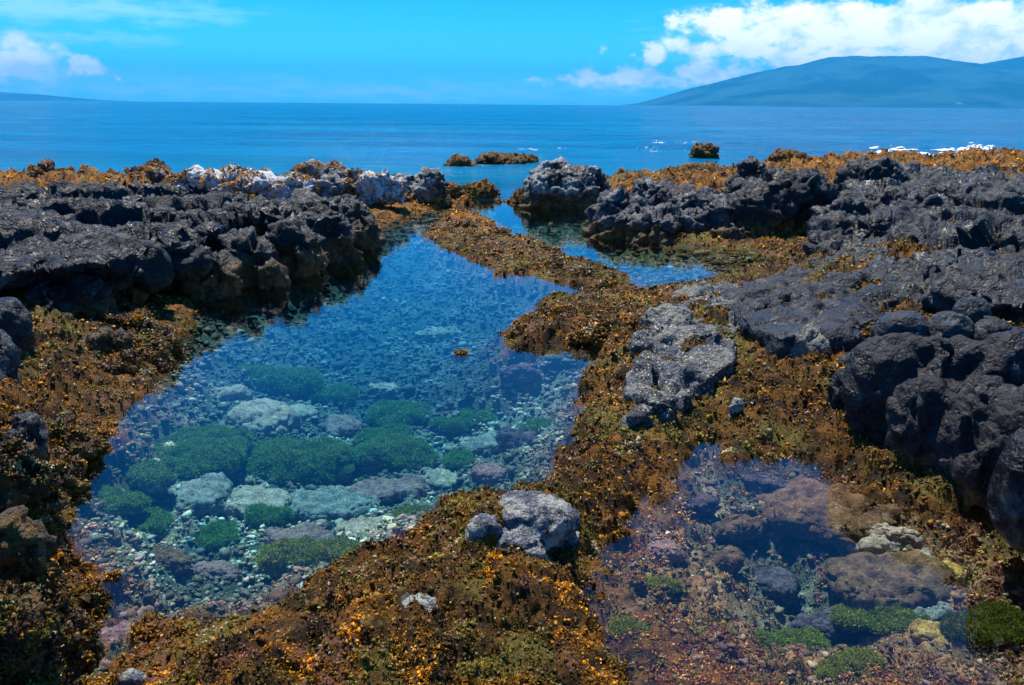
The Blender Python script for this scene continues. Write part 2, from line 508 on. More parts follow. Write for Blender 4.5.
# ------------------------------------------------------------------ tufts (frizzy seaweed)
def tufts(pts, nrm, size, col, K=8, wide=.62, up=.12, long=1.0, seed=1):
    r = np.random.default_rng(seed)
    N = len(pts)
    d = r.normal(size=(N, K, 3))
    d /= np.linalg.norm(d, axis=2, keepdims=True)
    n = nrm[:, None, :]
    dn = (d * n).sum(2, keepdims=True)
    d = np.where(dn < 0, d - 2 * dn * n, d)
    d = d + (up - .45 * np.abs(dn)) * n
    d /= np.linalg.norm(d, axis=2, keepdims=True)
    s = np.cross(d, r.normal(size=(N, K, 3)))
    s /= np.linalg.norm(s, axis=2, keepdims=True) + 1e-6
    bend = np.cross(s, d)
    L = (size[:, None] * np.exp(r.normal(0, .26, (N, K))) * long * .72)[..., None]
    Wd = (size[:, None] * r.uniform(.6, 1.2, (N, K)) * wide)[..., None] * .5
    b0 = pts[:, None, :] + r.normal(size=(N, K, 3)) * size[:, None, None] * .45 - n * size[:, None, None] * .2
    e = b0 + d * L + bend * L * r.uniform(-.5, .5, (N, K, 1))
    V = np.stack([b0 - s * Wd * .7, b0 + s * Wd * .7, e - s * Wd, e + s * Wd], 2)
    cc = col[:, None, :] * r.uniform(.65, 1.3, (N, K, 1))
    cc = np.repeat(cc[:, :, None, :], 4, 2)
    base = (np.arange(N * K) * 4)[:, None, None]
    Fq = (base + np.array([[0, 1, 3, 2]])[None]).reshape(-1, 4)
    return V.reshape(-1, 3), Fq, np.clip(cc.reshape(-1, 3), 0, .9)


_g0 = (1 + 5 ** .5) / 2
KV = np.array([(-1, _g0, 0), (1, _g0, 0), (-1, -_g0, 0), (1, -_g0, 0), (0, -1, _g0), (0, 1, _g0), (0, -1, -_g0), (0, 1, -_g0), (_g0, 0, -1), (_g0, 0, 1), (-_g0, 0, -1), (-_g0, 0, 1)]) / 1.9
KF = np.array([(0, 11, 5), (0, 5, 1), (0, 1, 7), (0, 7, 10), (0, 10, 11), (1, 5, 9), (5, 11, 4), (11, 10, 2), (10, 7, 6), (7, 1, 8), (3, 9, 4), (3, 4, 2), (3, 2, 6), (3, 6, 8), (3, 8, 9), (4, 9, 5), (2, 4, 11), (6, 2, 10), (8, 6, 7), (9, 8, 1)])


def knobs(pts, nrm, size, col, seed=1):
    """crumpled lobes of turf; returned as triangles"""
    r = np.random.default_rng(seed)
    N = len(pts)
    v = KV[None] * (1 + .75 * r.normal(size=(N, 12, 1)).clip(-1.0, 1.0)) * r.uniform(.5, 1.4, (N, 1, 3))
    v = v * size[:, None, None] + pts[:, None] + nrm[:, None] * (size * r.uniform(-.2, .6, N))[:, None, None]
    c = col[:, None] * r.uniform(.6, 1.35, (N, 12, 1))
    f = KF[None] + (np.arange(N) * 12)[:, None, None]
    return v.reshape(-1, 3), f.reshape(-1, 3), np.clip(c.reshape(-1, 3), 0, .9)


def quads_and_tris(V1, F1, c1, V2, F2, c2):
    """fronds (quads) and lobes (triangles) as one triangle soup"""
    Ft = np.concatenate([F1[:, [0, 1, 2]], F1[:, [0, 2, 3]], F2 + len(V1)])
    return np.concatenate([V1, V2]), Ft, np.concatenate([c1, c2])


def turf(pts, nrm, size, col, K, seed, lobe=.5, big=.5):
    """a share of the points become crumpled lobes, the rest frizzy fronds"""
    r = np.random.default_rng(seed + 900)
    m = r.random(len(pts)) < lobe
    a = tufts(pts[~m], nrm[~m], size[~m] * .8, col[~m], K=K, seed=seed)
    b = knobs(pts[m], nrm[m], size[m] * big * np.exp(r.normal(0, .2, m.sum()).clip(-.4, .3)), col[m] * .8, seed=seed)
    return quads_and_tris(*a, *b)


def pick(r, n, pal, w):
    w = np.asarray(w, float) / sum(w)
    i = r.choice(len(pal), n, p=w)
    return np.asarray(pal)[i] * r.uniform(.75, 1.25, (n, 1))


BROWN = [(.05, .023, .006), (.14, .062, .008), (.27, .115, .008), (.48, .20, .006), (.15, .115, .014), (.42, .34, .17), (.19, .085, .05)]
gn = np.zeros((NB, NA, 3))
dzb = np.gradient(Zg, axis=0); dza = np.gradient(Zg, axis=1)
Xg, Yg = GX.reshape(NB, NA), GY.reshape(NB, NA)
t1 = np.stack([np.gradient(Xg, axis=1), np.gradient(Yg, axis=1), dza], 2)
t2 = np.stack([np.gradient(Xg, axis=0), np.gradient(Yg, axis=0), dzb], 2)
gn = np.cross(t1, t2)
gn /= np.linalg.norm(gn, axis=2, keepdims=True)


def ground_scatter(n, seed, keep, a0=-.8, a1=.8, b0=math.log(1.5), b1=math.log(27)):
    r = np.random.default_rng(seed)
    a = r.uniform(a0, a1, n); b = r.uniform(b0, b1, n)
    y = np.exp(b); x = a * y
    j = np.clip(((a - A0) / (A1 - A0) * (NA - 1)).round().astype(int), 0, NA - 1)
    i = np.clip(((b - B0) / (B1 - B0) * (NB - 1)).round().astype(int), 0, NB - 1)
    k = keep(x, y, Zg[i, j], sdr.reshape(NB, NA)[i, j], r)
    q = idx[i, j][k]
    return TV[q], gn[i, j][k], r


def land_keep(x, y, z, s, r):
    p = np.stack([x, y, 0 * x], 1)
    dry = (s < .0) & (z > -.02) & (fbm(p, 3.0, 3, .6, 51) + .5 > r.uniform(-.05, .68, len(x)))
    dry &= (y < 10.5) | (fbm(p, 1.3, 4, .6, 52) + .5 > r.uniform(.30, .50, len(x)))
    wet = (s >= 0) & (s < .5) & (z > -.16) & (y < 14) & (r.random(len(x)) < .35)
    return dry | wet


pts, nr, r = ground_scatter(310000, 3, land_keep)
p1_, n1_, _ = ground_scatter(120000, 33, lambda x, y, z, s, r_: land_keep(x, y, z, s, r_) & (np.abs(x / y) > .8), a0=-1.5, a1=1.5)
pts = np.concatenate([pts, p1_]); nr = np.concatenate([nr, n1_])


def knob_pick(r, p, scale, pal, w):
    """one colour per knob of weed, a few strays"""
    q = p + np.stack([fbm(p, 5, 2, .5, 81), fbm(p, 5, 2, .5, 82), fbm(p, 5, 2, .5, 83)], 1) * .05
    c1 = worley(q, scale, 5)[2]
    w = np.cumsum(np.asarray(w, float) / sum(w))
    k = np.where(r.random(len(p)) < .16, r.random(len(p)), (c1 * 7.77) % 1.0)
    i = np.clip(np.searchsorted(w, k), 0, len(pal) - 1)
    return np.asarray(pal)[i] * r.uniform(.8, 1.2, (len(p), 1)) * (.45 + .9 * ((c1 * 3.31) % 1.0))[:, None]


pl = np.stack([pts[:, 0], pts[:, 1], 0 * pts[:, 0]], 1)
far = sstep(9.5, 12.5, pts[:, 1])
patch = fbm(pl, 1.7, 4, .6, 61) + .5
fine = fbm(pl, 6, 3, .6, 62) + .5
cA = knob_pick(r, pl, 11, BROWN, (3.8, 3.4, 1.9, .8, 3.4, .7, .8))
cO = knob_pick(r, pl, 4, BROWN, (.7, 1.8, 3.4, 5.0, .5, .1, .3)) * 1.3
cG = knob_pick(r, pl, 11, [(.13, .11, .012), (.21, .17, .018), (.095, .09, .012), (.4, .33, .16)], (3, 2.5, 1.5, .4))
wO = np.clip(far + sstep(.58, .68, fine) * .7 * sstep(.42, .56, patch), 0, 1)
cA = mixc(cA, cG, .8 * (sstep(.55, .65, 1 - patch) * (1 - far)))
cT = np.where(r.random((len(pts), 1)) < wO[:, None], cO, cA)
sz = (0.0055 + 0.0021 * pts[:, 1]) * r.uniform(.6, 1.5, len(pts))
# the same turf goes on under the shallow small pool, redder and thinner
def small_keep(x, y, z, s, r):
    p = np.stack([x, y, 0 * x], 1)
    ins_ = sdist(np.stack([x, y], 1), WPOLY[2]) > .02
    return ins_ & (z < -.03) & (fbm(p, 4.0, 3, .6, 57) + .5 > r.uniform(.3, .75, len(x)))


p2, n2_, r2 = ground_scatter(90000, 4, small_keep, a0=.05, b1=math.log(4.6))
c2 = knob_pick(r2, p2 * [1, 1, 0], 9, [(.09, .035, .018), (.16, .06, .02), (.11, .04, .04), (.2, .12, .05), (.1, .09, .012), (.26, .17, .1), (.14, .07, .08)], (3.4, 3.2, 1.6, 1.5, 1.5, .35, .7))
pts = np.concatenate([pts, p2]); nr = np.concatenate([nr, n2_]); cT = np.concatenate([cT, c2 * [2.6, 2.1, 1.8]])
sz = np.concatenate([sz, (.004 + .0018 * p2[:, 1]) * r2.uniform(.6, 1.4, len(p2))])
V, Fq, cc = turf(pts, nr, sz, cT, 7, 5, .34, .48)
w = link_mesh("brown_seaweed", V, Fq, WEED, smooth=False, col=cc)
tag(w, "frizzy brown and orange seaweed turf covering the low reef around the pools", "seaweed", kind="stuff")


def mesh_scatter(o, n, seed, keep):
    me = o.data
    nv_, nf_ = len(me.vertices), len(me.polygons)
    co = np.empty(nv_ * 3, np.float32); me.vertices.foreach_get("co", co)
    co = co.reshape(-1, 3) + np.array(o.location, np.float32)
    ce = np.empty(nf_ * 3, np.float32); me.polygons.foreach_get("center", ce)
    ce = ce.reshape(-1, 3) + np.array(o.location, np.float32)
    no = np.empty(nf_ * 3, np.float32); me.polygons.foreach_get("normal", no)
    no = no.reshape(-1, 3)
    ar = np.empty(nf_, np.float32); me.polygons.foreach_get("area", ar)
    r = np.random.default_rng(seed)
    k = keep(ce, no)
    ar = ar * k
    if ar.sum() <= 0:
        return ce[:0], no[:0], r
    i = r.choice(nf_, n, p=ar / ar.sum())
    side = np.sqrt(ar[i])[:, None]
    return ce[i] + r.normal(size=(n, 3)) * side * .3, no[i], r


ORANGE_W = (.7, 2.2, 3.2, 4.2, .6, .25, .4)
BROWN_W = (2.4, 3.0, 2.6, 1.4, 2.2, .6, .8)
OLIVE_W = (2.2, 2.0, 1.0, .4, 4.2, .6, .9)


def weed_on(o, n, size, weights, keep=None, seed=1, K=9, name="seaweed", green=0.0):
    keep = keep or (lambda c, n_: n_[:, 2] > -.1)
    n = int(n * 2.3)
    size = size * .62
    p, no, r = mesh_scatter(o, n, seed, keep)
    if len(p) == 0:
        return
    n = int(n)
    c = knob_pick(r, p, 1 / max(size * 5.5, .06), BROWN, weights) * (1.4 if weights is ORANGE_W else 1.0)
    if green:
        g = sstep(.5, .65, fbm(p, 1.5, 3, .5, 71) + .5)[:, None] * green
        c = np.where(r.random((len(p), 1)) < g, pick(r, len(p), [(.13, .17, .012), (.2, .2, .015)], (1, 1)), c)
    V, Fq, cc = turf(p, no, size * r.uniform(.6, 1.4, len(p)), c, 6, seed + 100, .5, .45)
    s = link_mesh(name, V, Fq, WEED, smooth=False, col=cc)
    split_thing(o, s, "rock")
    return s


def split_thing(o, extra, part):
    """turn a labelled mesh into an Empty carrying that mesh and its growth as two parts"""
    nm = o.name
    e = bpy.data.objects.new("tmp", None)
    C.objects.link(e)
    e.location = o.location
    e.empty_display_size = .2
    for k in ("label", "category", "group"):
        if k in o:
            e[k] = o[k]
            del o[k]
    o.name = part
    e.name = nm
    o.location = (0, 0, 0)
    o.parent = e
    attach(extra, e)


# ------------------------------------------------------------------ rocks
def ico(sub):
    import bmesh
    bm = bmesh.new()
    bmesh.ops.create_icosphere(bm, subdivisions=sub, radius=1.0)
    v = np.array([x.co[:] for x in bm.verts]); f = np.array([[q.index for q in x.verts] for x in bm.faces])
    bm.free()
    return v, f


ICO = {k: ico(k) for k in (1, 2, 3, 4, 5)}
IC0 = ico(0) if False else None


def remesh(parts, voxel):
    """voxel union of overlapping closed shapes -> verts, quads"""
    vs, fs, n = [], [], 0
    for v, f in parts:
        vs.append(v); fs.append(f + n); n += len(v)
    me = bpy.data.meshes.new("tmp")
    vv = np.concatenate(vs)
    fl = [list(map(int, q)) for f in fs for q in f]
    me.from_pydata(vv.tolist(), [], fl)
    o = bpy.data.objects.new("tmp", me)
    C.objects.link(o)
    md = o.modifiers.new("r", 'REMESH')
    md.mode = 'VOXEL'
    md.voxel_size = voxel
    dg = bpy.context.evaluated_depsgraph_get()
    ev = o.evaluated_get(dg).to_mesh()
    nv_ = len(ev.vertices)
    co = np.empty(nv_ * 3, np.float32); ev.vertices.foreach_get("co", co)
    nl = len(ev.loops)
    li = np.empty(nl, np.int32); ev.loops.foreach_get("vertex_index", li)
    fq = li.reshape(-1, 4)
    o.evaluated_get(dg).to_mesh_clear()
    bpy.data.objects.remove(o)
    bpy.data.meshes.remove(me)
    return co.reshape(-1, 3), fq


def vnormals(v, f):
    n = np.zeros_like(v)
    e = np.cross(v[f[:, 2]] - v[f[:, 0]], v[f[:, 3 if f.shape[1] == 4 else 1]] - v[f[:, 1 if f.shape[1] == 4 else 0]])
    if f.shape[1] == 3:
        e = np.cross(v[f[:, 1]] - v[f[:, 0]], v[f[:, 2]] - v[f[:, 0]])
    for k in range(f.shape[1]):
        np.add.at(n, f[:, k], e)
    return n / (np.linalg.norm(n, axis=1, keepdims=True) + 1e-9)


def smooth_v(v, f, it=2):
    for _ in range(it):
        s = np.zeros_like(v); c = np.zeros((len(v), 1), np.float32)
        k = f.shape[1]
        for i in range(k):
            a, b = f[:, i], f[:, (i + 1) % k]
            np.add.at(s, a, v[b]); np.add.at(c, a, 1)
            np.add.at(s, b, v[a]); np.add.at(c, b, 1)
        v = v * .4 + s / np.maximum(c, 1) * .6
    return v


def lump(u, vtop, ztop, wpx, deep=1.0, zbot=-.1, boxy=2.6, tilt=0.0, turn=0.0):
    """rounded block whose top centre is seen at (u, vtop) at height ztop"""
    c = P(u, vtop, ztop)
    dist = math.hypot(c[1], CAMZ - ztop)
    hw = wpx * dist / F / 2
    hh = (ztop - zbot) / 2
    return lump_w(c[0], c[1] + hw * deep * .35, (ztop + zbot) / 2, hw, hw * deep, hh, boxy, tilt, turn)


def foot(u, vbase, wpx, ztop, deep=.8, zbot=-.4, z0=0.0, boxy=2.6):
    """rounded block whose front foot is seen at (u, vbase) on the level z0"""
    c = P(u, vbase, z0)
    hw = wpx * math.hypot(c[1], CAMZ) / F / 2
    return lump_w(c[0], c[1] + hw * deep * .95, (ztop + zbot) / 2, hw, hw * deep, (ztop - zbot) / 2, boxy)


def lump_w(x, y, z, hx, hy, hz, boxy=2.6, tilt=0.0, turn=0.0):
    v, f = ICO[3]
    s = (np.abs(v) ** boxy).sum(1, keepdims=True) ** (-1 / boxy)
    q = v * s * np.array([hx, hy, hz])
    ct, st = math.cos(tilt), math.sin(tilt)
    q = q @ np.array([[ct, 0, st], [0, 1, 0], [-st, 0, ct]])
    ct, st = math.cos(turn), math.sin(turn)
    q = q @ np.array([[ct, st, 0], [-st, ct, 0], [0, 0, 1]])
    return q + np.array([x, y, z]), f


def prism(px, ztop, zbot, shrink=.0):
    """slab: outline seen in the photograph at height ztop, walls down to zbot"""
    top = np.array([P(u, v, ztop) for u, v in px]) if not isinstance(ztop, (list, tuple)) else np.array([P(u, v, z) for (u, v), z in zip(px, ztop)])
    c = top[:, :2].mean(0)
    bot = top.copy()
    d = bot[:, :2] - c
    L = np.linalg.norm(d, axis=1, keepdims=True)
    bot[:, :2] = c + d * (1 - shrink / L)
    bot[:, 2] = zbot
    n = len(top)
    V = np.concatenate([top, bot, [[*c, top[:, 2].mean()]], [[*c, zbot]]])
    f = []
    area = 0
    for i in range(n):
        j = (i + 1) % n
        area += top[i, 0] * top[j, 1] - top[j, 0] * top[i, 1]
    for i in range(n):
        j = (i + 1) % n
        f += [[i, j, 2 * n], [i + n, j + n, j], [i + n, j, i], [j + n, i + n, 2 * n + 1]]
    f = np.array(f)
    if area < 0:
        f = f[:, ::-1]
    return V, f


def displace(v, f, style, amp, seed, fs=1.0):
    n = vnormals(v, f)
    p = v + np.stack([fbm(v, 2 * fs, 3, .5, seed), fbm(v, 2 * fs, 3, .5, seed + 1), fbm(v, 2 * fs, 3, .5, seed + 2)], 1) * .18 / fs
    if style == 'crag':
        d = ridged(p, 1.3 * fs, 5, .6, seed) * .6 - .3
        a, b, c, tl = worley(p * [1, 1, 1.3], 2.2 * fs, seed, True)
        d = d + (c - .5) * .45 + tl * 1.1 - .55 * np.exp(-(b - a) * 10)
        a, b, c, tl = worley(p, 5.5 * fs, seed + 3, True)
        d = d + (c - .5) * .2 + tl * .55 - .25 * np.exp(-(b - a) * 9)
        a, b, c, tl = worley(p, 14 * fs, seed + 5, True)
        d = d + tl * .22
    elif style == 'ledge':
        ca, sa = math.cos(.62), math.sin(.62)
        q = np.stack([(p[:, 0] * ca + p[:, 1] * sa) * .34, (-p[:, 0] * sa + p[:, 1] * ca) * 1.0, p[:, 2] * .8], 1)
        a, b, c, tl = worley(q, 2.0 * fs, seed, True)
        d = fbm(p, .55, 3, .5, seed) * 1.1 + (c - .5) * .6 + tl * 1.3 - .8 * np.exp(-(b - a) * 12)
        a, b, c, tl = worley(q * [1.6, 1, 1], 5.0 * fs, seed + 3, True)
        d = d + (c - .5) * .25 + tl * .6 - .3 * np.exp(-(b - a) * 9)
        a, b, c, tl = worley(p, 11 * fs, seed + 5, True)
        d = d + tl * .25
    elif style == 'pillow':
        a, b, c, tl = worley(p, 1.7 * fs, seed, True)
        d = np.sqrt(np.clip(b - a, 0, .5)) * .75 - .4 + (c - .5) * .55 + tl * .55
        a, b, c, tl = worley(p, 4.4 * fs, seed + 3, True)
        d = d + np.sqrt(np.clip(b - a, 0, .3)) * .36 - .16 + tl * .4
        a, b, c, tl = worley(p, 10 * fs, seed + 5, True)
        d = d + tl * .16 - .08 * np.exp(-(b - a) * 9)
        d = d + fbm(p, 5 * fs, 4, .55, seed) * .15
    elif style == 'flute':
        q = p * [1.0, 1.0, .35]
        a, b, c, tl = worley(q, 3.0 * fs, seed, True)
        d = np.sqrt(np.clip(b - a, 0, .5)) * .85 - .45 + (c - .5) * .45 + tl * .4
        a, b, c, tl = worley(p * [1, 1, .6], 7.5 * fs, seed + 3, True)
        d = d + np.sqrt(np.clip(b - a, 0, .3)) * .28 - .12 + tl * .35
        d = d + fbm(p, 6 * fs, 4, .55, seed) * .2
    else:
        d = fbm(p, 2.5 * fs, 5, .6, seed) * 1.2
    k_ = .35 if style in ('pillow', 'flute') else .6 if style == 'ledge' else 1.0
    if k_ < 1:
        d = d + fbm(v, 3 * fs, 3, .5, seed + 2) * .3
    d = d + k_ * fbm(v, 8 * fs, 4, .65, seed + 7) * .45 + k_ * (ridged(v, 13 * fs, 3, .6, seed + 5) - .35) * .22
    return v + n * (d * amp)[:, None]


def rock(name, parts, voxel, mat, style='crag', amp=.09, seed=1, fs=1.0, label=None, cat="rock", group=None, sm=1):
    v, f = remesh(parts, voxel)
    v = smooth_v(v, f, sm)
    v = displace(v, f, style, amp, seed, fs)
    k = v[:, 2] < -1.0
    v[k, 2] = -1.0
    o = link_mesh(name, v, f, mat)
    c = (v.min(0) + v.max(0)) / 2
    c[2] = max(v[:, 2].min(), -.2)
    recenter(o, c)
    tag(o, label, cat, group)
    return o


# ---- left side
ledge = rock("lava_ledge",
             [prism([(-140, 300), (-60, 285), (0, 274), (58, 268), (110, 262), (150, 250), (185, 240), (226, 226), (250, 212), (246, 197), (180, 194), (90, 195), (0, 196), (-130, 198)], .54, -.3, 1.0),
              lump(95, 252, .56, 110, .8, .22), lump(30, 258, .56, 110, .8, .2), lump(165, 240, .54, 70, .9, .2),
              lump(120, 212, .60, 150, .9, 0), lump(-40, 230, .62, 160, .8, 0), lump(215, 203, .58, 80, .8, 0), lump(20, 208, .6, 130, .9, 0)],
             0.03, LEDGE, 'ledge', .16, 3, label="long dark lava ledge with diagonal furrows on the left side of the pool", cat="lava ledge")
head = rock("lava_outcrop",
            [foot(205, 300, 64, .40), foot(243, 290, 72, .46), foot(285, 277, 72, .5), foot(322, 263, 64, .52), foot(352, 251, 46, .52), lump(265, 203, .55, 80, .9, -.3), lump(312, 198, .56, 80, .9, -.3), lump(345, 197, .54, 50, .9, -.3), lump(240, 232, .36, 60, .7, -.3),
             lump(262, 250, .22, 44, .7, -.3), lump(300, 225, .42, 60, .6, -.3), lump(222, 250, .26, 50, .8, -.3), lump(205, 268, .15, 40, .7, -.3), lump(338, 222, .36, 50, .7, .05)],
            .03, GREYROCK if False else LAVA, 'crag', .12, 5, fs=1.1, label="craggy brown-grey outcrop overhanging the far left shore of the large pool", cat="lava outcrop")
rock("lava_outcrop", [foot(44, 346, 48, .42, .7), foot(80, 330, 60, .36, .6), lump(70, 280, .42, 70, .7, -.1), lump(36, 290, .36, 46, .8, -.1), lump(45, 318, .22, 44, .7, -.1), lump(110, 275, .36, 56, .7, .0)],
     .022, LAVA, 'crag', .08, 9, fs=1.6, label="rock buttress coloured dark for the shade under the front of the furrowed ledge", cat="lava outcrop")  # pale buttress given black lava, so the ledge's shade sits in its colour
rock("boulder", [lump(-16, 300, .62, 62, 1.0, -.1), lump(-50, 330, .6, 90, 1.0, -.1), lump(-30, 372, .42, 60, .8, 0)], .022, LAVA, 'pillow', .05, 12, fs=2,
     label="smooth dark boulder cut off by the left edge with black shade below", cat="boulder")
s_ = rock("boulder", [lump(106, 330, .26, 46, .7, 0), lump(92, 338, .2, 30, .8, 0)], .018, LAVA, 'crag', .05, 14, fs=2.2,
          label="small black boulder amid brown seaweed below the long ledge", cat="boulder")
wl_ = rock("boulder", [lump(18, 414, .40, 36, .9, .1)], .014, GREYROCK, 'crag', .03, 17, fs=3, label="small grey rounded stone in olive seaweed on the left shore", cat="boulder")
o = rock("lava_outcrop", [lump(-20, 450, .5, 90, 1, 0), lump(0, 520, .48, 70, .9, 0), lump(-30, 600, .5, 100, .9, 0)], .02, BROWNROCK, 'crag', .06, 19, fs=2.2,
     label="dark brown rock mass along the lower left edge", cat="lava outcrop")
weed_on(o, 5200, .018, (3.5, 1.6, .6, .2, 3.2, .3, .5), seed=20, keep=lambda c, n_: (n_[:, 2] > -.1) & (fbm(c, 3, 4, .6, 4) > -.12))
for (nm, L, sd_, lab) in (
        ("seaweed_covered_rock", [lump(84, 574, .13, 40, .8, -.4), lump(76, 590, .07, 44, .8, -.4)], 23, "olive seaweed knob jutting into the near left of the large pool"),
        ("seaweed_covered_rock", [lump(16, 478, .28, 56, .9, -.3), lump(40, 450, .20, 60, .9, -.3), lump(62, 426, .16, 60, .8, -.3)], 25, "seaweed covered hump on the left shore under the small grey stone"),
        ("seaweed_covered_rock", [lump(44, 606, .2, 50, .9, -.3), lump(38, 630, .18, 54, .9, -.3), lump(34, 655, .16, 56, .8, -.3)], 27, "knobbly olive and orange hump beside the pool in the bottom left corner"),
        ("seaweed_covered_rock", [lump(125, 318, .16, 60, .7, -.2), lump(145, 335, .12, 60, .8, -.2), lump(125, 345, .13, 70, 1.1, -.2), lump(104, 362, .14, 70, .9, -.2)], 29, "brown seaweed slope under the overhang of the furrowed ledge")):
    o = rock(nm, L, .02, BROWNROCK, 'crag', .075, sd_, fs=2.2, label=lab, cat="seaweed rock", group="seaweed covered rocks of the left shore")
    weed_on(o, 3000, .02 if sd_ != 29 else .032, OLIVE_W, seed=sd_)

# rear left: white crusted rocks and the dark end rock
for (L, sd_, lab, mt_) in (
        ([lump(228, 171, .70, 56, .8, .1), lump(258, 175, .66, 60, .8, .1), lump(288, 178, .6, 44, .8, .1)], 31, "white crusted rock beside orange seaweed at the middle of the far left ledge", WHITEROCK),
        ([lump(318, 163, .76, 56, .8, .1), lump(340, 169, .68, 40, .8, .1), lump(330, 178, .58, 50, .7, .1)], 33, "tallest orange weeded rock with a dark hollow on the far left ledge", GREYROCK),
        ([lump(371, 172, .66, 36, .8, .1), lump(388, 177, .58, 30, .8, .1)], 35, "bright white jagged rock left of the dark end rock", WHITEROCK),
        ([lump(155, 161, .64, 24, .9, .1), lump(142, 168, .56, 44, .8, .1)], 37, "small grey peak rising from the orange seaweed strip on the left", GREYROCK),
        ([lump(116, 180, .38, 30, .8, 0)], 39, "low grey stone set in the orange seaweed strip near the left", GREYROCK),
        ([lump(196, 170, .66, 52, .7, .1)], 40, "low white flecked slab between the grey peak and the white crusted rock", WHITEROCK)):
    o = rock("crusted_rock", L, .03, mt_, 'crag', .10, sd_, fs=1.5, label=lab, cat="rock", group="rocks along the far left ledge")
    weed_on(o, 1800 if sd_ != 35 else 260, .038, ORANGE_W, keep=lambda c, n_: (n_[:, 2] > .0) & (fbm(c, 1.8, 3, .6, 5) > -.02), seed=sd_)
o = rock("end_rock", [foot(408, 207, 60, .52), foot(430, 207, 36, .60, 1), foot(392, 210, 40, .36)], .03, GREYROCK, 'crag', .10, 41, fs=1.2,
         label="dark rock with pale top ending the left reef at the channel mouth", cat="rock")
weed_on(o, 2300, .04, ORANGE_W, keep=lambda c, n_: (c[:, 2] < .28) | ((c[:, 1] > o.location[1] + .25) & (n_[:, 2] > .1)), seed=42)

# offshore rocks with weed
for (L, sd_, lab, nt_) in (
        ([lump(40, 164, .62, 30, .9, -.4), lump(26, 174, .4, 46, .8, -.4), lump(62, 172, .42, 28, .9, -.4)], 51, "twin humped rust brown seaweed rock in the sea behind the left ledge", 1600),
        ([lump(-4, 176, .42, 22, 1, -.4)], 52, "seaweed rock in the sea cut off by the left edge", 500),
        ([lump(492, 154, .28, 32, 1.4, -.4), lump(510, 156, .2, 40, 1.4, -.4), lump(526, 157, .14, 26, 1.4, -.4)], 53, "long low orange reef rock farthest out in the open sea", 1500),
        ([lump(460, 158, .22, 26, 1.2, -.4)], 54, "small orange rock just left of the long far reef rock", 700),
        ([lump(706, 143, .50, 26, 1.2, -.5)], 55, "lone orange rock out in the sea before a white wave", 900),
        ([lump(478, 183, .26, 36, .9, -.4), lump(452, 186, .26, 24, 1.2, -.4)], 56, "orange and green seaweed mound beside the dark end rock in the channel", 1300),
        ([lump(467, 199, .08, 18, .9, -.4)], 57, "tiny orange weed tuft rising from the channel water", 350),
        ([lump(508, 198, .08, 22, .9, -.4)], 58, "low orange weed clump in the channel by the big grey boulder", 350),
        ([lump(534, 186, .32, 36, .8, -.4), lump(520, 191, .2, 22, .9, -.4)], 59, "green and rust seaweed mound against the left side of the big grey boulder", 1100),
        ([lump(626, 174, .34, 36, .9, -.3)], 60, "green and orange tuft between the big grey boulder and the right outcrop", 800),
        ([lump(690, 169, .42, 60, .9, -.3), lump(720, 168, .45, 50, .9, -.3)], 61, "thick orange seaweed mound behind the right outcrop", 2200),
        ([lump(792, 152, .62, 50, .9, -.3)], 62, "orange weed cap behind the tall dark crag on the right", 1300)):
    o = rock("sea_rock", L, .03, BROWNROCK, 'crag', .13, sd_, fs=1.8, label=lab, cat="seaweed rock", group="seaweed rocks by the sea")
    weed_on(o, nt_ * 1.6, .034 if sd_ not in (53, 54, 55) else .042, ORANGE_W, keep=lambda c, n_: (n_[:, 2] > -.2) & (fbm(c, 2.2, 3, .6, 6) > -.14), seed=sd_, green=.75 if sd_ in (56, 59, 60) else 0)

# ridges in the pool
o = rock("reef_ridge", [lump(466, 221, .15, 34, .5, -.4), lump(446, 226, .08, 40, .9, -.4), lump(452, 232, .05, 50, .9, -.4), lump(502, 228, .12, 24, .5, -.4), lump(486, 240, .07, 50, .6, -.4),
                        lump(530, 248, .10, 40, .6, -.4), lump(556, 260, .09, 50, .6, -.4), lump(590, 273, .08, 52, .6, -.4), lump(545, 266, .05, 60, .6, -.4), lump(614, 283, .06, 34, .6, -.4)],
         .026, BROWNROCK, 'crag', .07, 63, fs=1.6, label="brown seaweed ridge dividing the large pool from the channel behind", cat="reef ridge")
weed_on(o, 5200, .04, (2.2, 2.8, 2.8, 2.0, 1.8, .6, .8), seed=63, keep=lambda c, n_: (n_[:, 2] > -.1) & (fbm(c, 1.6, 3, .5, 9) > -.16))
o = rock("reef_ridge", [lump(548, 308, .13, 40, .7, -.4), lump(520, 330, .08, 32, .7, -.4), lump(575, 311, .12, 60, .7, -.4), lump(620, 306, .13, 60, .6, -.4), lump(662, 298, .14, 50, .6, -.4),
                        lump(590, 328, .11, 60, .7, -.4), lump(640, 322, .16, 50, .8, -.3)],
         .022, BROWNROCK, 'crag', .06, 65, fs=1.8, label="orange brown seaweed spur pointing left into the middle of the large pool", cat="reef ridge")
weed_on(o, 6500, .031, (1.6, 2.4, 3.2, 3.4, 1.2, .4, .5), seed=65)
o = rock("sea_rock", [lump(463, 352, .005, 14, .9, -.05)], .014, BROWNROCK, 'crag', .03, 67, fs=3, label="tiny orange seaweed tuft floating in mid pool", cat="seaweed rock")
weed_on(o, 160, .018, ORANGE_W, seed=67)

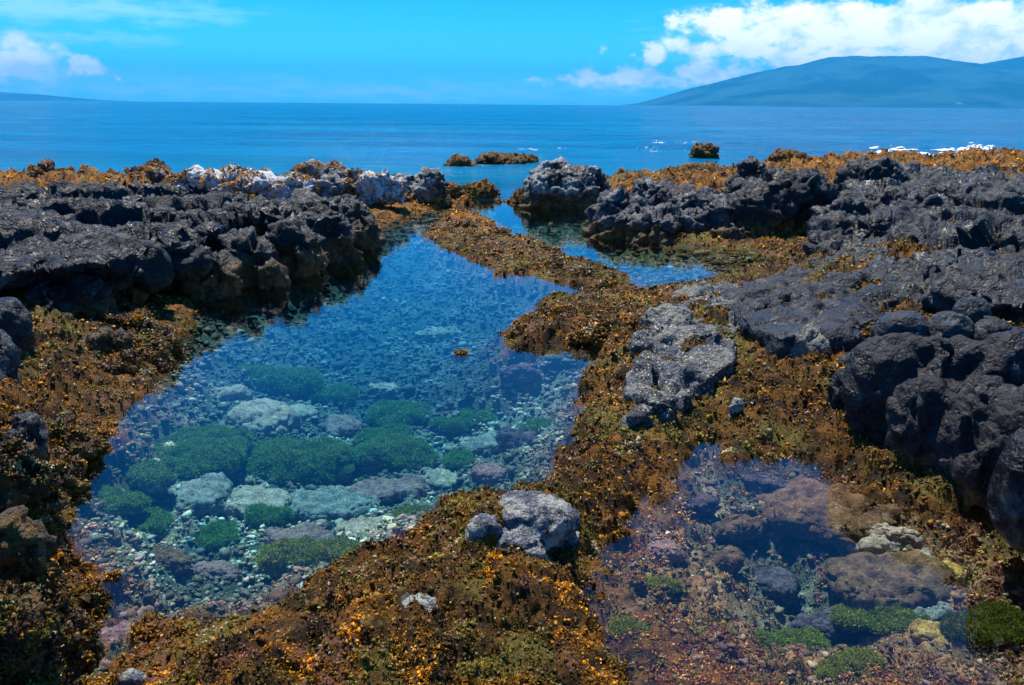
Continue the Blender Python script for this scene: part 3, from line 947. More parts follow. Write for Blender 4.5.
# ---- right side
rock("boulder", [foot(568, 209, 84, .70, .7), foot(560, 207, 60, .78, .8), foot(592, 208, 44, .60, .8), foot(541, 209, 36, .55, .8)], .03, GREYROCK, 'crag', .11, 71, fs=1.1,
     label="big rough grey boulder standing at the channel mouth in the middle distance", cat="boulder")
rock("lava_outcrop", [foot(622, 239, 50, .34), foot(655, 243, 56, .34), foot(700, 240, 70, .36), foot(738, 234, 60, .42), lump(655, 180, .58, 50, .9, -.3), lump(620, 194, .48, 60, .8, -.4), lump(608, 212, .32, 40, .9, -.4), lump(655, 208, .38, 70, .7, -.3), lump(700, 190, .55, 70, .9, -.3),
                      lump(690, 210, .36, 60, .8, -.2), lump(735, 200, .5, 60, .9, -.2), lump(730, 226, .22, 40, .7, -.2), lump(625, 228, .14, 40, .7, -.4)],
     .028, rock_mat("blue_grey_lava", dark=(.01, .012, .015), light=(.05, .054, .062), tide=.16, speck=.5, crust=.25, crust_col=(.2, .2, .19)), 'crag', .12, 73, fs=1.1,
     label="low blue-grey outcrop with dark hollows along the right of the channel pond", cat="lava outcrop")
rock("lava_crag", [foot(765, 240, 70, .5), foot(800, 230, 60, .6), lump(760, 160, .96, 46, .9, -.2), lump(800, 172, .9, 76, .9, -.2), lump(780, 185, .72, 90, .8, -.2), lump(745, 185, .66, 40, .9, -.2), lump(815, 195, .62, 50, .8, -.2), lump(770, 215, .36, 70, .6, -.2)],
     .028, LAVA, 'crag', .13, 75, fs=1.0, label="tall dark crag with pale left peak behind the channel pond", cat="lava crag")
plat = rock("lava_plateau",
            [prism([(835, 200), (862, 172), (930, 168), (1030, 176), (1200, 190), (1260, 300), (1030, 300), (940, 290), (880, 280), (800, 262), (812, 235)],
                   [.6, .72, .72, .68, .7, .66, .6, .55, .5, .3, .45], -.2, .1),
             lump(880, 162, .92, 70, .9, 0), lump(905, 188, .8, 80, .9, 0), lump(848, 200, .7, 50, .9, 0), lump(850, 222, .56, 60, .9, 0), lump(885, 215, .66, 50, .9, 0),
             lump(880, 245, .52, 60, .9, 0), lump(825, 255, .36, 60, .9, 0), lump(965, 185, .78, 90, .9, 0), lump(1010, 190, .8, 90, .9, 0), lump(950, 225, .66, 100, .9, 0),
             lump(1020, 225, .76, 90, .9, 0), lump(960, 262, .6, 110, .8, 0), lump(1010, 275, .6, 60, .9, 0)],
            .028, PILLOW, 'pillow', .20, 77, fs=1.3, label="broad plateau of cracked blue-black lava pillows on the right", cat="lava plateau")
rock("lava_outcrop", [prism([(728, 300), (745, 280), (800, 268), (900, 268), (985, 290), (960, 312), (880, 318), (835, 330), (780, 338), (745, 322)], .36, -.1), lump(790, 282, .46, 90, .8, -.1), lump(740, 290, .4, 50, .9, -.1), lump(840, 280, .46, 70, .9, -.1), lump(770, 310, .36, 60, .8, -.1), lump(900, 285, .5, 80, .9, 0), lump(815, 300, .42, 60, .7, 0)],
     .024, PILLOW, 'pillow', .07, 79, fs=1.5, label="rounded lava shelf in front of the pillow plateau", cat="lava outcrop")
rock("boulder", [lump(812, 332, .38, 54, .8, 0), lump(806, 350, .26, 44, .7, 0)], .018, SPECKLED, 'crag', .045, 81, fs=2.0, label="wedge shaped speckled boulder amid brown seaweed on the right", cat="boulder")
rock("boulder", [lump(768, 300, .4, 44, .8, 0), lump(772, 318, .3, 36, .7, 0)], .018, PILLOW, 'pillow', .04, 83, fs=2.0, label="rounded dark boulder left of and behind the speckled wedge", cat="boulder")
rock("boulder", [lump(842, 328, .4, 50, .9, 0)], .018, PILLOW, 'pillow', .04, 85, fs=2.0, label="smooth dark grey boulder just right of the speckled wedge", cat="boulder")
rock("lava_slab", [prism([(640, 400), (626, 376), (642, 345), (662, 308), (702, 280), (748, 284), (756, 300), (738, 334), (734, 360), (700, 384), (676, 400)], [.16, .18, .24, .28, .32, .34, .34, .3, .26, .2, .16], -.1), lump(700, 288, .36, 56, .9, -.2), lump(676, 312, .34, 60, .9, -.2), lump(660, 335, .28, 60, .9, -.2), lump(710, 330, .32, 56, .9, -.2), lump(680, 365, .25, 70, .8, -.1), lump(650, 385, .19, 50, .8, -.1),
                   lump(725, 300, .38, 40, .9, -.1)],
     .018, SPECKLED, 'crag', .055, 87, fs=1.7, label="pale barnacle flecked slab sloping down right of the pool's middle", cat="lava slab")
rock("lava_slab", [lump(658, 396, .21, 40, .8, 0), lump(640, 408, .19, 30, .8, 0)], .014, SPECKLED, 'crag', .035, 89, fs=2.5, label="small white flecked slab below the larger barnacle slab", cat="lava slab")
blk = rock("lava_block",
           [foot(862, 412, 56, .36), foot(890, 452, 70, .46), foot(935, 482, 80, .5), foot(990, 502, 84, .54), foot(1060, 528, 110, .58), lump(905, 338, .6, 90, .9, 0), lump(965, 335, .64, 90, .9, 0), lump(1020, 335, .68, 90, .9, 0), lump(880, 368, .44, 60, .8, 0), lump(925, 372, .46, 70, .7, 0), lump(985, 380, .48, 70, .7, 0),
            lump(1030, 400, .5, 80, .7, 0), lump(1000, 436, .34, 60, .6, -.1), lump(855, 372, .34, 40, .8, 0), lump(1090, 420, .6, 120, .9, 0)],
           .02, BLOCK, 'flute', .07, 91, fs=1.3, label="huge black fluted lava block rising at the right edge", cat="lava block")
for (u, v, z, w_, sd_, lab) in (
        (912, 316, .68, 60, 93, "pale lobed stone on top of the fluted block at its left end"), (958, 312, .72, 50, 94, "rounded black stone second from left atop the fluted block"),
        (1000, 316, .72, 46, 95, "round black knob near the right edge atop the fluted block"), (978, 300, .72, 40, 96, "small dark stone wedged behind the round knobs of the fluted block")):
    rock("lava_stone", [lump(u, v, z, w_, .9, .3)], .016, PILLOW, 'pillow', .03, sd_, fs=2.2, label=lab, cat="stone", group="rounded stones on the right lava block")

# foreground rocks in the weed
for (L, sd_, lab) in (
        ([(536, 504, .075, 84), (548, 522, .045, 70), (520, 536, .03, 64)], 101, "white speckled grey stone standing highest in the foreground seaweed"),
        ([(484, 519, .035, 40)], 102, "narrow dark stone left of the white speckled foreground stone"),
        ([(424, 604, .025, 66)], 103, "low blue-grey flecked stone in the near foreground seaweed"),
        ([(128, 676, .03, 34)], 104, "small grey stone at the bottom left edge of the foreground seaweed"),
        ([(738, 400, .05, 16)], 105, "small pale stone on the brown shelf above the small pool")):
    parts = []
    for (u, v, dz, w_) in L:
        g = drop(u, v, .15)
        z = g[2] + dz
        parts.append(lump(u, v, z, w_, .8, z - .22))
    rock("stone", parts, .009, FLECKED, 'crag', .016, sd_, fs=4.0, label=lab, cat="stone", sm=1)

# ------------------------------------------------------------------ stones under water
def under_mat(name, a, b, c_, moss=0.0):
    m, t = new_mat(name)
    pos = t.n('ShaderNodeNewGeometry').outputs['Position']
    n1 = t.noise(pos, 16, 6, .75); n2 = t.noise(t.vmath('ADD', pos, (4, 1, 7)), 45, 5, .75)
    c = t.mix(t.step(n1, .36, .64), a, b)
    c = t.mix(t.step(n2, .54, .66), c, c_)
    c = t.mix(t.step(t.vor(pos, 55), .3, .1, 0, .6), c, tuple(min(.7, 2.0 * x) for x in b))
    bp = t.n('ShaderNodeBump', {'Height': t.math('ADD', n1, n2), 'Distance': .03, 'Strength': .8})
    bs = t.n('ShaderNodeBsdfPrincipled', {'Base Color': c, 'Roughness': .8, 'Specular IOR Level': .1, 'Normal': bp.outputs[0]})
    finish(t, bs.outputs[0])
    return m


UM = {'pale': under_mat("pale_reef_stone", (.22, .17, .12), (.5, .4, .3), (.42, .26, .22)),
      'pink': under_mat("pink_reef_stone", (.14, .08, .07), (.34, .2, .18), (.3, .24, .16)),
      'dark': under_mat("dark_reef_stone", (.02, .022, .03), (.07, .055, .06), (.12, .09, .07)),
      'brown': under_mat("brown_reef_stone", (.07, .04, .02), (.22, .13, .06), (.12, .05, .06)),
      'teal': under_mat("mottled_reef_stone", (.1, .12, .11), (.32, .32, .26), (.28, .17, .16)),
      'orange': under_mat("orange_reef_stone", (.3, .16, .03), (.55, .34, .08), (.6, .45, .25)),
      'violet': under_mat("violet_reef_stone", (.04, .03, .035), (.14, .1, .11), (.2, .14, .12))}


def stone(u, v, wpx, hpx, mk, label, seed, lift=.06, moss=0, moss_col=None, group="stones under the large pool", flat=None, rot=0.0):
    g = drop(u, v, -.35)
    dist = math.hypot(g[1], CAMZ - g[2])
    sinp = (CAMZ - g[2]) / dist
    hx = wpx * dist / F / 2
    hz = flat if flat else min(hx * .40, .09)
    hy = max((hpx * dist / F / 2 - hz * .4) / max(sinp, .2), hx * .35)
    v0, f0 = ICO[5]
    s = (np.abs(v0) ** 2.5).sum(1, keepdims=True) ** (-1 / 2.5)
    q = v0 * s
    q = q * (1 + (.45 if moss > .8 else .26) * fbm(v0, 1.5, 4, .6, seed))[:, None]
    if moss > .8:
        hz *= .6
    q = q * [hx, hy, hz]
    c_, s_2 = math.cos(rot), math.sin(rot)
    q = q @ np.array([[c_, s_2, 0], [-s_2, c_, 0], [0, 0, 1]])
    q = q + vnormals(q, f0) * (fbm(q, 9, 5, .65, seed) * .05 + ridged(q, 5, 4, .6, seed) * .03 * (hx / .15))[:, None]
    ctr = np.array([g[0], g[1], min(g[2] + lift * .3, -.035 - hz * 1.15)])
    o = link_mesh("pool_stone" if not moss else "mossy_stone", q + ctr, f0, UM[mk])
    recenter(o, ctr)
    tag(o, label, "stone", group)
    if moss:
        lim = ctr[2] + hz * (.05 if moss > .8 else .25)
        p, no, r = mesh_scatter(o, int(min(9000 * moss * (hx / .2) * (hy / .2), 26000) * 1.5) + 900, seed, lambda c, n_: (n_[:, 2] > .15) & (c[:, 2] > lim + hz * 1.5 * fbm(c, 7, 4, .65, seed)))
        cc = pick(r, len(p), moss_col or [(.08, .19, .04), (.11, .25, .05), (.17, .27, .04)], (1, 1, 1))
        sz = (.004 + .0018 * ctr[1]) * r.uniform(.6, 1.3, len(p))
        V, Fq, cc = tufts(p, no, sz, cc, K=6, wide=.3, up=.4, long=1.2, seed=seed)
        mo = link_mesh("moss", V, Fq, MOSS, smooth=False, col=cc)
        split_thing(o, mo, "stone")
    return o


OG = [(.065, .085, .008), (.1, .115, .011), (.08, .08, .009)]
YG = [(.15, .19, .012), (.24, .28, .016), (.19, .18, .014)]
G1, G2 = "stones under the large pool", "stones under the small pool"
ST = [
    (264, 424, 66, 32, 'pale', "broad pale pinkish slab under the left half of the large pool", 0, None, G1),
    (196, 458, 84, 52, 'teal', "biggest dark green mossy hump near the left of the large pool", 1, None, G1),
    (300, 468, 100, 40, 'brown', "long flat pink edged stone with moss along its back in mid pool", .5, None, G1),
    (200, 498, 54, 38, 'teal', "mottled grey boulder right below the biggest mossy hump", 0, None, G1),
    (395, 462, 70, 34, 'pink', "pink rimmed dark stone with moss right of the long flat stone", .4, None, G1),
    (402, 420, 56, 24, 'teal', "moss cushion right of the pale slab under the large pool", 1, None, G1),
    (385, 443, 50, 20, 'teal', "moss cushion just behind the pink rimmed stone", 1, None, G1),
    (383, 393, 30, 10, 'pale', "smooth pale pink oval stone at the centre of the large pool", 0, None, G1),
    (300, 418, 30, 16, 'pale', "small pale stone right beside the broad pinkish slab", 0, None, G1),
    (340, 430, 36, 22, 'pink', "pebbly pink lump between the pale slab and the moss cushions", 0, None, G1),
    (460, 464, 26, 16, 'teal', "small green moss cushion above the right foreground shore", 1, None, G1),
    (452, 432, 32, 11, 'teal', "flat green moss cushion in the right half of the large pool", 1, None, G1),
    (478, 410, 30, 18, 'teal', "blue-green moss stone in the far right half of the large pool", 1, None, G1),
    (540, 432, 34, 13, 'teal', "moss patch stone close to the right shore of the large pool", 1, None, G1),
    (525, 446, 56, 13, 'violet', "long dark stone along the right shore of the large pool", 0, None, G1),
    (146, 528, 42, 24, 'teal', "rounded moss stone near the lower left shore of the large pool", 1, None, G1),
    (112, 508, 50, 22, 'teal', "blue-green low moss hump close to the left shore", .9, None, G1),
    (218, 541, 34, 22, 'teal', "dark moss stone below the mottled grey boulder", 1, None, G1),
    (266, 521, 38, 18, 'brown', "small mossy lump in the lower middle of the large pool", .9, None, G1),
    (318, 566, 90, 30, 'teal', "bright yellow-green moss bank along the near shore of the large pool", 1, YG, G1),
    (414, 520, 28, 18, 'teal', "green moss tuft stone close to the foreground seaweed", 1, YG, G1),
    (150, 482, 40, 18, 'teal', "blue-green stone between the left shore and the mottled boulder", .5, None, G1),
    (270, 386, 90, 20, 'teal', "wide blue-green weed hump in the far left of the large pool", .9, None, G1),
    (330, 400, 44, 16, 'teal', "blue-green weed hump left of the smooth pale oval", .9, None, G1),
    (230, 400, 44, 10, 'pale', "pale flat stone just behind the broad pinkish slab", 0, None, G1),
    (170, 566, 44, 18, 'brown', "brown rubble stone in the lower left of the large pool", 0, None, G1),
    (215, 580, 44, 18, 'pink', "pinkish brown stone under the near part of the large pool", 0, None, G1),
    (118, 636, 44, 26, 'pink', "pink stone at the bottom tip of the large pool", 0, None, G1),
    (95, 664, 36, 22, 'pink', "pale violet stone at the very bottom of the large pool", 0, None, G1),
    (490, 478, 34, 14, 'pink', "red tinged stone near the right foreground shore", 0, None, G1),
    (440, 340, 44, 5, 'pale', "far pale flat stone under the upper large pool", 0, None, G1),
    (520, 385, 40, 8, 'violet', "far violet stone under the right of the large pool", 0, None, G1),
    # small pool
    (826, 516, 116, 50, 'brown', "big crusted brown boulder at the back of the small pool", 0, None, G2),
    (776, 586, 34, 26, 'violet', "grey violet wedge stone lying in the middle of the small pool", 0, None, G2),
    (828, 633, 64, 18, 'violet', "long dark purple stone near the front of the small pool", 0, None, G2),
    (892, 541, 42, 12, 'pale', "uppermost of the pale oval stones at the small pool's right shore", 0, None, G2),
    (882, 555, 60, 16, 'pale', "flat pale stone below the uppermost oval at the small pool's right", 0, None, G2),
    (890, 585, 116, 42, 'brown', "large flat dark brown slab in the right of the small pool", 0, None, G2),
    (950, 575, 24, 16, 'orange', "bright orange rounded stone right of the large flat dark slab", 0, None, G2),
    (918, 558, 22, 12, 'pale', "small round tan stone above the large flat dark slab", 0, None, G2),
    (880, 622, 80, 26, 'brown', "green moss bank in front of the large flat dark slab", 1, YG, G2),
    (984, 632, 76, 28, 'brown', "low olive green moss patch in the lower right corner of the small pool", 1, OG, G2),
    (936, 641, 36, 22, 'orange', "yellow orange flat stone between the two moss banks", 0, None, G2),
    (630, 630, 28, 18, 'brown', "round moss knob at the left shore of the small pool", 1, YG, G2),
    (790, 655, 70, 22, 'brown', "yellow-green moss patch at the bottom centre of the small pool", 1, YG, G2),
    (850, 676, 60, 18, 'brown', "moss patch on the bottom edge right of the small pool's centre", 1, YG, G2),
    (665, 590, 30, 14, 'brown', "small moss tuft stone in the left of the small pool", 1, YG, G2),
    (694, 502, 40, 16, 'violet', "purple brown boulder at the back left of the small pool", 0, None, G2),
    (740, 532, 48, 18, 'brown', "mottled brown boulder left of the big crusted boulder", 0, None, G2),
    (766, 482, 46, 12, 'violet', "dark violet boulder under the back shore of the small pool", 0, None, G2),
    (662, 556, 36, 15, 'pink', "pinkish boulder at the left side of the small pool", 0, None, G2),
    (722, 566, 40, 16, 'brown', "rust brown rubble stone left of the grey violet wedge", 0, None, G2),
    (930, 620, 40, 14, 'teal', "tan stone below the right end of the large flat dark slab", 0, None, G2),
]
ST += [
    (252, 505, 70, 22, 'pale', "flat tan slab under the near middle of the large pool", 0, None, G1),
    (330, 508, 84, 24, 'teal', "flat mottled slab below the long flat pink edged stone", 0, None, G1),
    (392, 492, 70, 18, 'pink', "flat rosy slab below the pink rimmed dark stone", 0, None, G1),
    (448, 484, 60, 13, 'pale', "flat pale slab close to the foreground shore below the small green cushion", 0, None, G1),
    (300, 541, 60, 18, 'pink', "flat reddish slab just behind the yellow-green moss bank", 0, None, G1),
    (372, 534, 64, 18, 'pale', "flat tan slab right of the yellow-green moss bank", 0, None, G1),
    (490, 446, 54, 13, 'teal', "flat mottled slab left of the long dark stone at the right shore", 0, None, G1)]
FLAT = {(984, 632): .018, (880, 622): .03, (890, 585): .04, (826, 516): .05, (252, 505): .018, (330, 508): .02, (392, 492): .018, (448, 484): .016, (300, 541): .018, (372, 534): .018, (490, 446): .018}
for i, (u, v, w_, h_, mk, lab, ms, mc, grp) in enumerate(ST):
    stone(u, v, w_, h_, mk, lab, 200 + i, moss=ms, moss_col=mc, group=grp, flat=FLAT.get((u, v)), rot=((i * 37) % 7 - 3) * .12)

# rubble on the pool floors: far too many to count
def wet_keep(x, y, z, s, r):
    ins_ = sdist(np.stack([x, y], 1), WPOLY[2]) > 0
    return (s > .03) & (z < -.05) & (y < 16) & (z > -1.0) & (~ins_ | (r.random(len(x)) < .22))


pts, nr, r = ground_scatter(120000, 8, wet_keep, b0=math.log(1.8), b1=math.log(14))
N = len(pts)
gr_ = (1 + 5 ** .5) / 2
v0 = np.array([(-1, gr_, 0), (1, gr_, 0), (-1, -gr_, 0), (1, -gr_, 0), (0, -1, gr_), (0, 1, gr_), (0, -1, -gr_), (0, 1, -gr_), (gr_, 0, -1), (gr_, 0, 1), (-gr_, 0, -1), (-gr_, 0, 1)]) / 1.9
f0 = np.array([(0, 11, 5), (0, 5, 1), (0, 1, 7), (0, 7, 10), (0, 10, 11), (1, 5, 9), (5, 11, 4), (11, 10, 2), (10, 7, 6), (7, 1, 8), (3, 9, 4), (3, 4, 2), (3, 2, 6), (3, 6, 8), (3, 8, 9), (4, 9, 5), (2, 4, 11), (6, 2, 10), (8, 6, 7), (9, 8, 1)])
sz = (.0034 + .0017 * pts[:, 1]) * np.exp(r.normal(0, .42, N))
ax = r.uniform(.6, 1.4, (N, 3)) * [1, 1, .6]
ang = r.uniform(0, 6.28, N)
q = v0[None] * (1 + .28 * r.normal(size=(N, len(v0), 1))) * ax[:, None]
ca, sa = np.cos(ang)[:, None], np.sin(ang)[:, None]
q = np.stack([q[..., 0] * ca - q[..., 1] * sa, q[..., 0] * sa + q[..., 1] * ca, q[..., 2]], 2) * sz[:, None, None]
q = q + pts[:, None] + np.array([0, 0, .2]) * sz[:, None, None]
q[..., 2] = np.minimum(q[..., 2], -.015)
RUB = [(.38, .34, .24), (.36, .22, .16), (.2, .25, .21), (.16, .1, .05), (.1, .1, .03), (.5, .45, .35), (.14, .09, .1)]
cR = pick(r, N, RUB, (3.2, 2.6, 2.6, 2.4, 1.8, .4, 1.2)) * 1.45
ins = sstep(-.1, .2, sdist(pts[:, :2].astype(float), WPOLY[2]))
cS = pick(r, N, [(.16, .09, .05), (.22, .13, .08), (.1, .06, .03), (.2, .13, .14), (.35, .26, .17), (.12, .1, .03)], (3, 2.4, 2.4, 1.3, .8, 1.2))
pz = np.stack([pts[:, 0], pts[:, 1], 0 * pts[:, 0]], 1)
pn = fbm(pz, 2.2, 4, .6, 91) + .5
cR = cR * (.45 + .8 * sstep(.35, .65, pn))[:, None]
dk = sstep(.50, .62, fbm(pz, 1.6, 4, .6, 92) + .5) * .75
cR = mixc(cR, np.array([.055, .06, .035]) * r.uniform(.5, 1.6, (N, 1)), dk)
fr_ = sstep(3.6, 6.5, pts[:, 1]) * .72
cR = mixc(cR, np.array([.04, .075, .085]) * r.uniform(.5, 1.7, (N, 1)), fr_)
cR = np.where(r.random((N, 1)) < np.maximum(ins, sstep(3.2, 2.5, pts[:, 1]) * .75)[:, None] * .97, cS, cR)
inc = sstep(-.1, .3, sdist(pts[:, :2].astype(float), WPOLY[1]))
cR = np.where(r.random((N, 1)) < inc[:, None] * .8, pick(r, N, [(.14, .1, .03), (.22, .16, .06), (.09, .06, .02)], (1, 1, 1)), cR)
mr, t = new_mat("rubble")
col = t.n('ShaderNodeAttribute', attribute_name='tint').outputs[0]
pos = t.n('ShaderNodeNewGeometry').outputs['Position']
c = t.mix(t.step(t.noise(pos, 90, 4, .7), .35, .68), t.mix(1.0, col, (.6, .6, .6), 'MULTIPLY'), t.mix(1.0, col, (1.4, 1.35, 1.3), 'MULTIPLY'))
bs = t.n('ShaderNodeBsdfPrincipled', {'Base Color': c, 'Roughness': .8, 'Specular IOR Level': .1})
finish(t, bs.outputs[0])
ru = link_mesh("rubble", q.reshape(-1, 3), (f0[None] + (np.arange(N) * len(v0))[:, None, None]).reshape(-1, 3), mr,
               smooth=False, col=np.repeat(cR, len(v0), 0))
tag(ru, "mixed shell and coral rubble strewn over the pool floors", "rubble", kind="stuff")

# ------------------------------------------------------------------ water
wa = np.linspace(-2.1, 2.1, 500)
wb = np.concatenate([np.linspace(math.log(.9), math.log(14), 120), np.linspace(math.log(14), math.log(260), 420)[1:], np.linspace(math.log(260), math.log(15500), 90)[1:]])
WB, WA = np.meshgrid(wb, wa, indexing='ij')
wy = np.exp(WB).ravel(); wx = WA.ravel() * wy
wp = np.stack([wx, wy, 0 * wx], 1)
amp = sstep(15.5, 40, wy) * .10 * (1 - sstep(150, 400, wy) * .9)
wz = amp * (fbm(wp * [.4, 1, 1], .22, 4, .55, 3) * 1.5 + fbm(wp * [.5, 1, 1], 1.1, 3, .5, 5) * .5)
nb2, na2 = WB.shape
ix = np.arange(nb2 * na2).reshape(nb2, na2)
wf = np.stack([ix[:-1, :-1], ix[:-1, 1:], ix[1:, 1:], ix[1:, :-1]], -1).reshape(-1, 4)
mw, t = new_mat("sea_water")
pos = t.n('ShaderNodeNewGeometry').outputs['Position']
y = t.n('ShaderNodeSeparateXYZ', {0: pos}).outputs[1]
open_ = t.step(t.math('ADD', y, t.math('MULTIPLY', t.noise(pos, .5, 3), 3.0)), 15.5, 23)
swell = t.noise(t.vmath('MULTIPLY', pos, (.35, 1, 1)), 1.3, 6, .62)
chop = t.noise(t.vmath('MULTIPLY', pos, (.6, 1, 1)), 6.0, 4, .6)
calm = t.noise(t.vmath('MULTIPLY', pos, (.8, 1, 1)), 7.0, 3, .5)
hsea = t.math('ADD', t.math('MULTIPLY', swell, .24), t.math('MULTIPLY', chop, .016))
hgt = t.math('ADD', t.math('MULTIPLY', hsea, open_), t.math('MULTIPLY', calm, .0022))
bp = t.n('ShaderNodeBump', {'Height': hgt, 'Distance': 1.0, 'Strength': 1.0})
fr = t.n('ShaderNodeFresnel', {'IOR': 1.34, 'Normal': bp.outputs[0]}).outputs[0]
gl = t.n('ShaderNodeBsdfGlossy', {'Color': (1, 1, 1), 'Roughness': .012, 'Normal': bp.outputs[0]})
tr = t.n('ShaderNodeBsdfTransparent', {'Color': (.97, .99, 1.0)})
deep = t.mix(t.step(t.noise(t.vmath('MULTIPLY', pos, (.25, 1, 1)), .12, 5, .6), .35, .65), (.0, .07, .155), (.0, .118, .245))
pool = t.n('ShaderNodeMixShader', {0: fr, 1: tr.outputs[0], 2: gl.outputs[0]})
deep = t.mix(t.step(t.math('ADD', y, t.math('MULTIPLY', t.noise(pos, .3, 3), 8.0)), 34, 18, 0, .6), deep, (.0, .15, .24))
open_p = t.n('ShaderNodeBsdfPrincipled', {'Base Color': deep, 'Roughness': .12, 'IOR': 1.33, 'Normal': bp.outputs[0]})
# wave slopes keep the mean reflectance of a ruffled sea well under that of a flat sheet
open_sea = t.n('ShaderNodeMixShader', {0: .5, 1: open_p.outputs[0], 2: t.n('ShaderNodeBsdfDiffuse', {'Color': deep}).outputs[0]})
sh = t.n('ShaderNodeMixShader', {0: open_, 1: pool.outputs[0], 2: open_sea.outputs[0]})
va = t.n('ShaderNodeVolumeAbsorption', {'Color': (.04, .86, .96), 'Density': .85})
finish(t, sh.outputs[0], va.outputs[0])
# closed underneath, well below the bed, so that the water has a depth that absorbs
ny_ = nb2
L0, R0 = ix[:, 0], ix[:, -1]
nv0 = len(wx)
bl = np.stack([wx[L0], wy[L0], np.full(ny_, -4.2)], 1); br = np.stack([wx[R0], wy[R0], np.full(ny_, -4.2)], 1)
LB, RB = nv0 + np.arange(ny_), nv0 + ny_ + np.arange(ny_)
wf2 = np.concatenate([wf,
                      np.stack([LB[:-1], LB[1:], RB[1:], RB[:-1]], 1),
                      np.stack([L0[:-1], L0[1:], LB[1:], LB[:-1]], 1),
                      np.stack([R0[1:], R0[:-1], RB[:-1], RB[1:]], 1),
                      np.array([[L0[0], LB[0], RB[0], R0[0]], [R0[-1], RB[-1], LB[-1], L0[-1]]])])
sea = link_mesh("water", np.concatenate([np.stack([wx, wy, wz], 1), bl, br]), wf2, mw)
tag(sea, "clear tide pool water running out into the deep blue sea", "water", kind="structure")

# foam of small breakers
mf, t = new_mat("foam")
bs = t.n('ShaderNodeBsdfPrincipled', {'Base Color': (.85, .88, .9), 'Roughness': .9, 'Subsurface Weight': .3, 'Subsurface Radius': (.2, .2, .2)})
finish(t, bs.outputs[0])
fp, fs_ = [], []
for (u0, u1, v, z0, n_, s_f, dv) in ((866, 916, 152, .09, 90, .08, 1.6), (878, 1010, 156, .05, 120, .09, 1.6), (940, 1000, 151, .12, 110, .085, 1.8), (650, 700, 142, .0, 60, .06, .8),
                                     (640, 730, 149, .0, 60, .05, 3), (505, 560, 150, .0, 30, .05, 1.5)):
    rr = np.random.default_rng(int(u0) + 1)
    cs = [(rr.uniform(u0, u1), rr.normal() * dv) for _ in range(max(4, n_ // 9))]
    for k in range(n_ * 3):
        cu, cv_ = cs[rr.integers(len(cs))]
        u = cu + rr.normal() * (u1 - u0) * .05
        e = max(0, 1 - abs((u - (u0 + u1) / 2) / ((u1 - u0) / 2)))
        b_ = P(u, v + cv_ + rr.normal() * .3, .03)
        fp.append((b_[0], b_[1], .03 + z0 * e * rr.uniform(0, 1.5) ** 2)); fs_.append(s_f * .75 * rr.uniform(.3, 1.3))
fp = np.array(fp); fs_ = np.array(fs_)
v0, f0 = ICO[1]
fm = [(v0 * k * np.array([1.8, 1.0, .45]) + c, f0) for c, k in zip(fp, np.maximum(fs_, .05))]
fv, ff = remesh(fm, .045)
fv = smooth_v(fv, ff, 2)
fv = fv + vnormals(fv, ff) * (fbm(fv, 6, 4, .65, 3) * .06)[:, None]
fo = link_mesh("sea_foam", fv, ff, mf)
tag(fo, "white foam of small breakers along the outer reef", "sea foam", kind="stuff")

# ------------------------------------------------------------------ far islands
def island(name, prof, y0, depth, mat, label, seed):
    """profile seen at distance y0: list of (u, v) of the skyline"""
    uu = np.array([p_[0] for p_ in prof], float); vv = np.array([p_[1] for p_ in prof], float)
    X = np.array([PY(u, v, y0)[0] for u, v in prof]); Z = np.array([max(PY(u, v, y0)[2], 0) for u, v in prof])
    nx, ny = 340, 90
    xs = np.linspace(X[0], X[-1], nx); h = np.interp(xs, X, Z)
    s = np.linspace(0, 1, ny)
    SX, SS = np.meshgrid(xs, s, indexing='xy')
    Hh = np.interp(SX.ravel(), X, Z)
    Hh = Hh * (1 + .05 * fbm(np.stack([SX.ravel(), 0 * Hh, 0 * Hh], 1), 1 / 420.0, 4, .6, seed))
    pr = np.interp(SS.ravel(), [0, .02, .55, .75, 1], [0, .02, 1.0, .9, 0])
    p_ = np.stack([SX.ravel(), y0 - depth * .55 + SS.ravel() * depth, 0 * Hh], 1)
    rg = ridged(p_ * [1, .28, 1], 1 / 900.0, 5, .55, seed)
    zz_ = Hh * pr * (1 + (rg - .35) * .9 * np.clip(1 - SS.ravel() / .55, 0, 1) * sstep(0, .1, SS.ravel())) - 3
    p_[:, 2] = zz_
    ii = np.arange(nx * ny).reshape(ny, nx)
    f = np.stack([ii[:-1, :-1], ii[:-1, 1:], ii[1:, 1:], ii[1:, :-1]], -1).reshape(-1, 4)
    o = link_mesh(name, p_, f, mat)
    tag(o, label, "island", kind="structure")
    return o


mi, t = new_mat("haze_blue_slopes")
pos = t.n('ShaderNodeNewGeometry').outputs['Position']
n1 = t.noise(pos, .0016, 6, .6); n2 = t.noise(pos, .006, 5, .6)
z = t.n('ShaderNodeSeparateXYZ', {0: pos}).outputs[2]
c = t.mix(t.step(n1, .38, .62), (.005, .036, .052), (.028, .085, .105))  # part of the distance haze is put into this blue slope colour
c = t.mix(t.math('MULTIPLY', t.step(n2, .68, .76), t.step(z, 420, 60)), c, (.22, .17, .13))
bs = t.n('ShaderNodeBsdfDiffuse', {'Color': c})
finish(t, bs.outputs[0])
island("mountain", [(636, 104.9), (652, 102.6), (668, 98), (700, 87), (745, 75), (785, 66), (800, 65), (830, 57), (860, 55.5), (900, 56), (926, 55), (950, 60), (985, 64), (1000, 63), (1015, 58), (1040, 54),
                    (1100, 50), (1200, 60), (1350, 80), (1450, 107)], 9000, 5200, mi, "long blue hazy mountain island on the right horizon", 3)
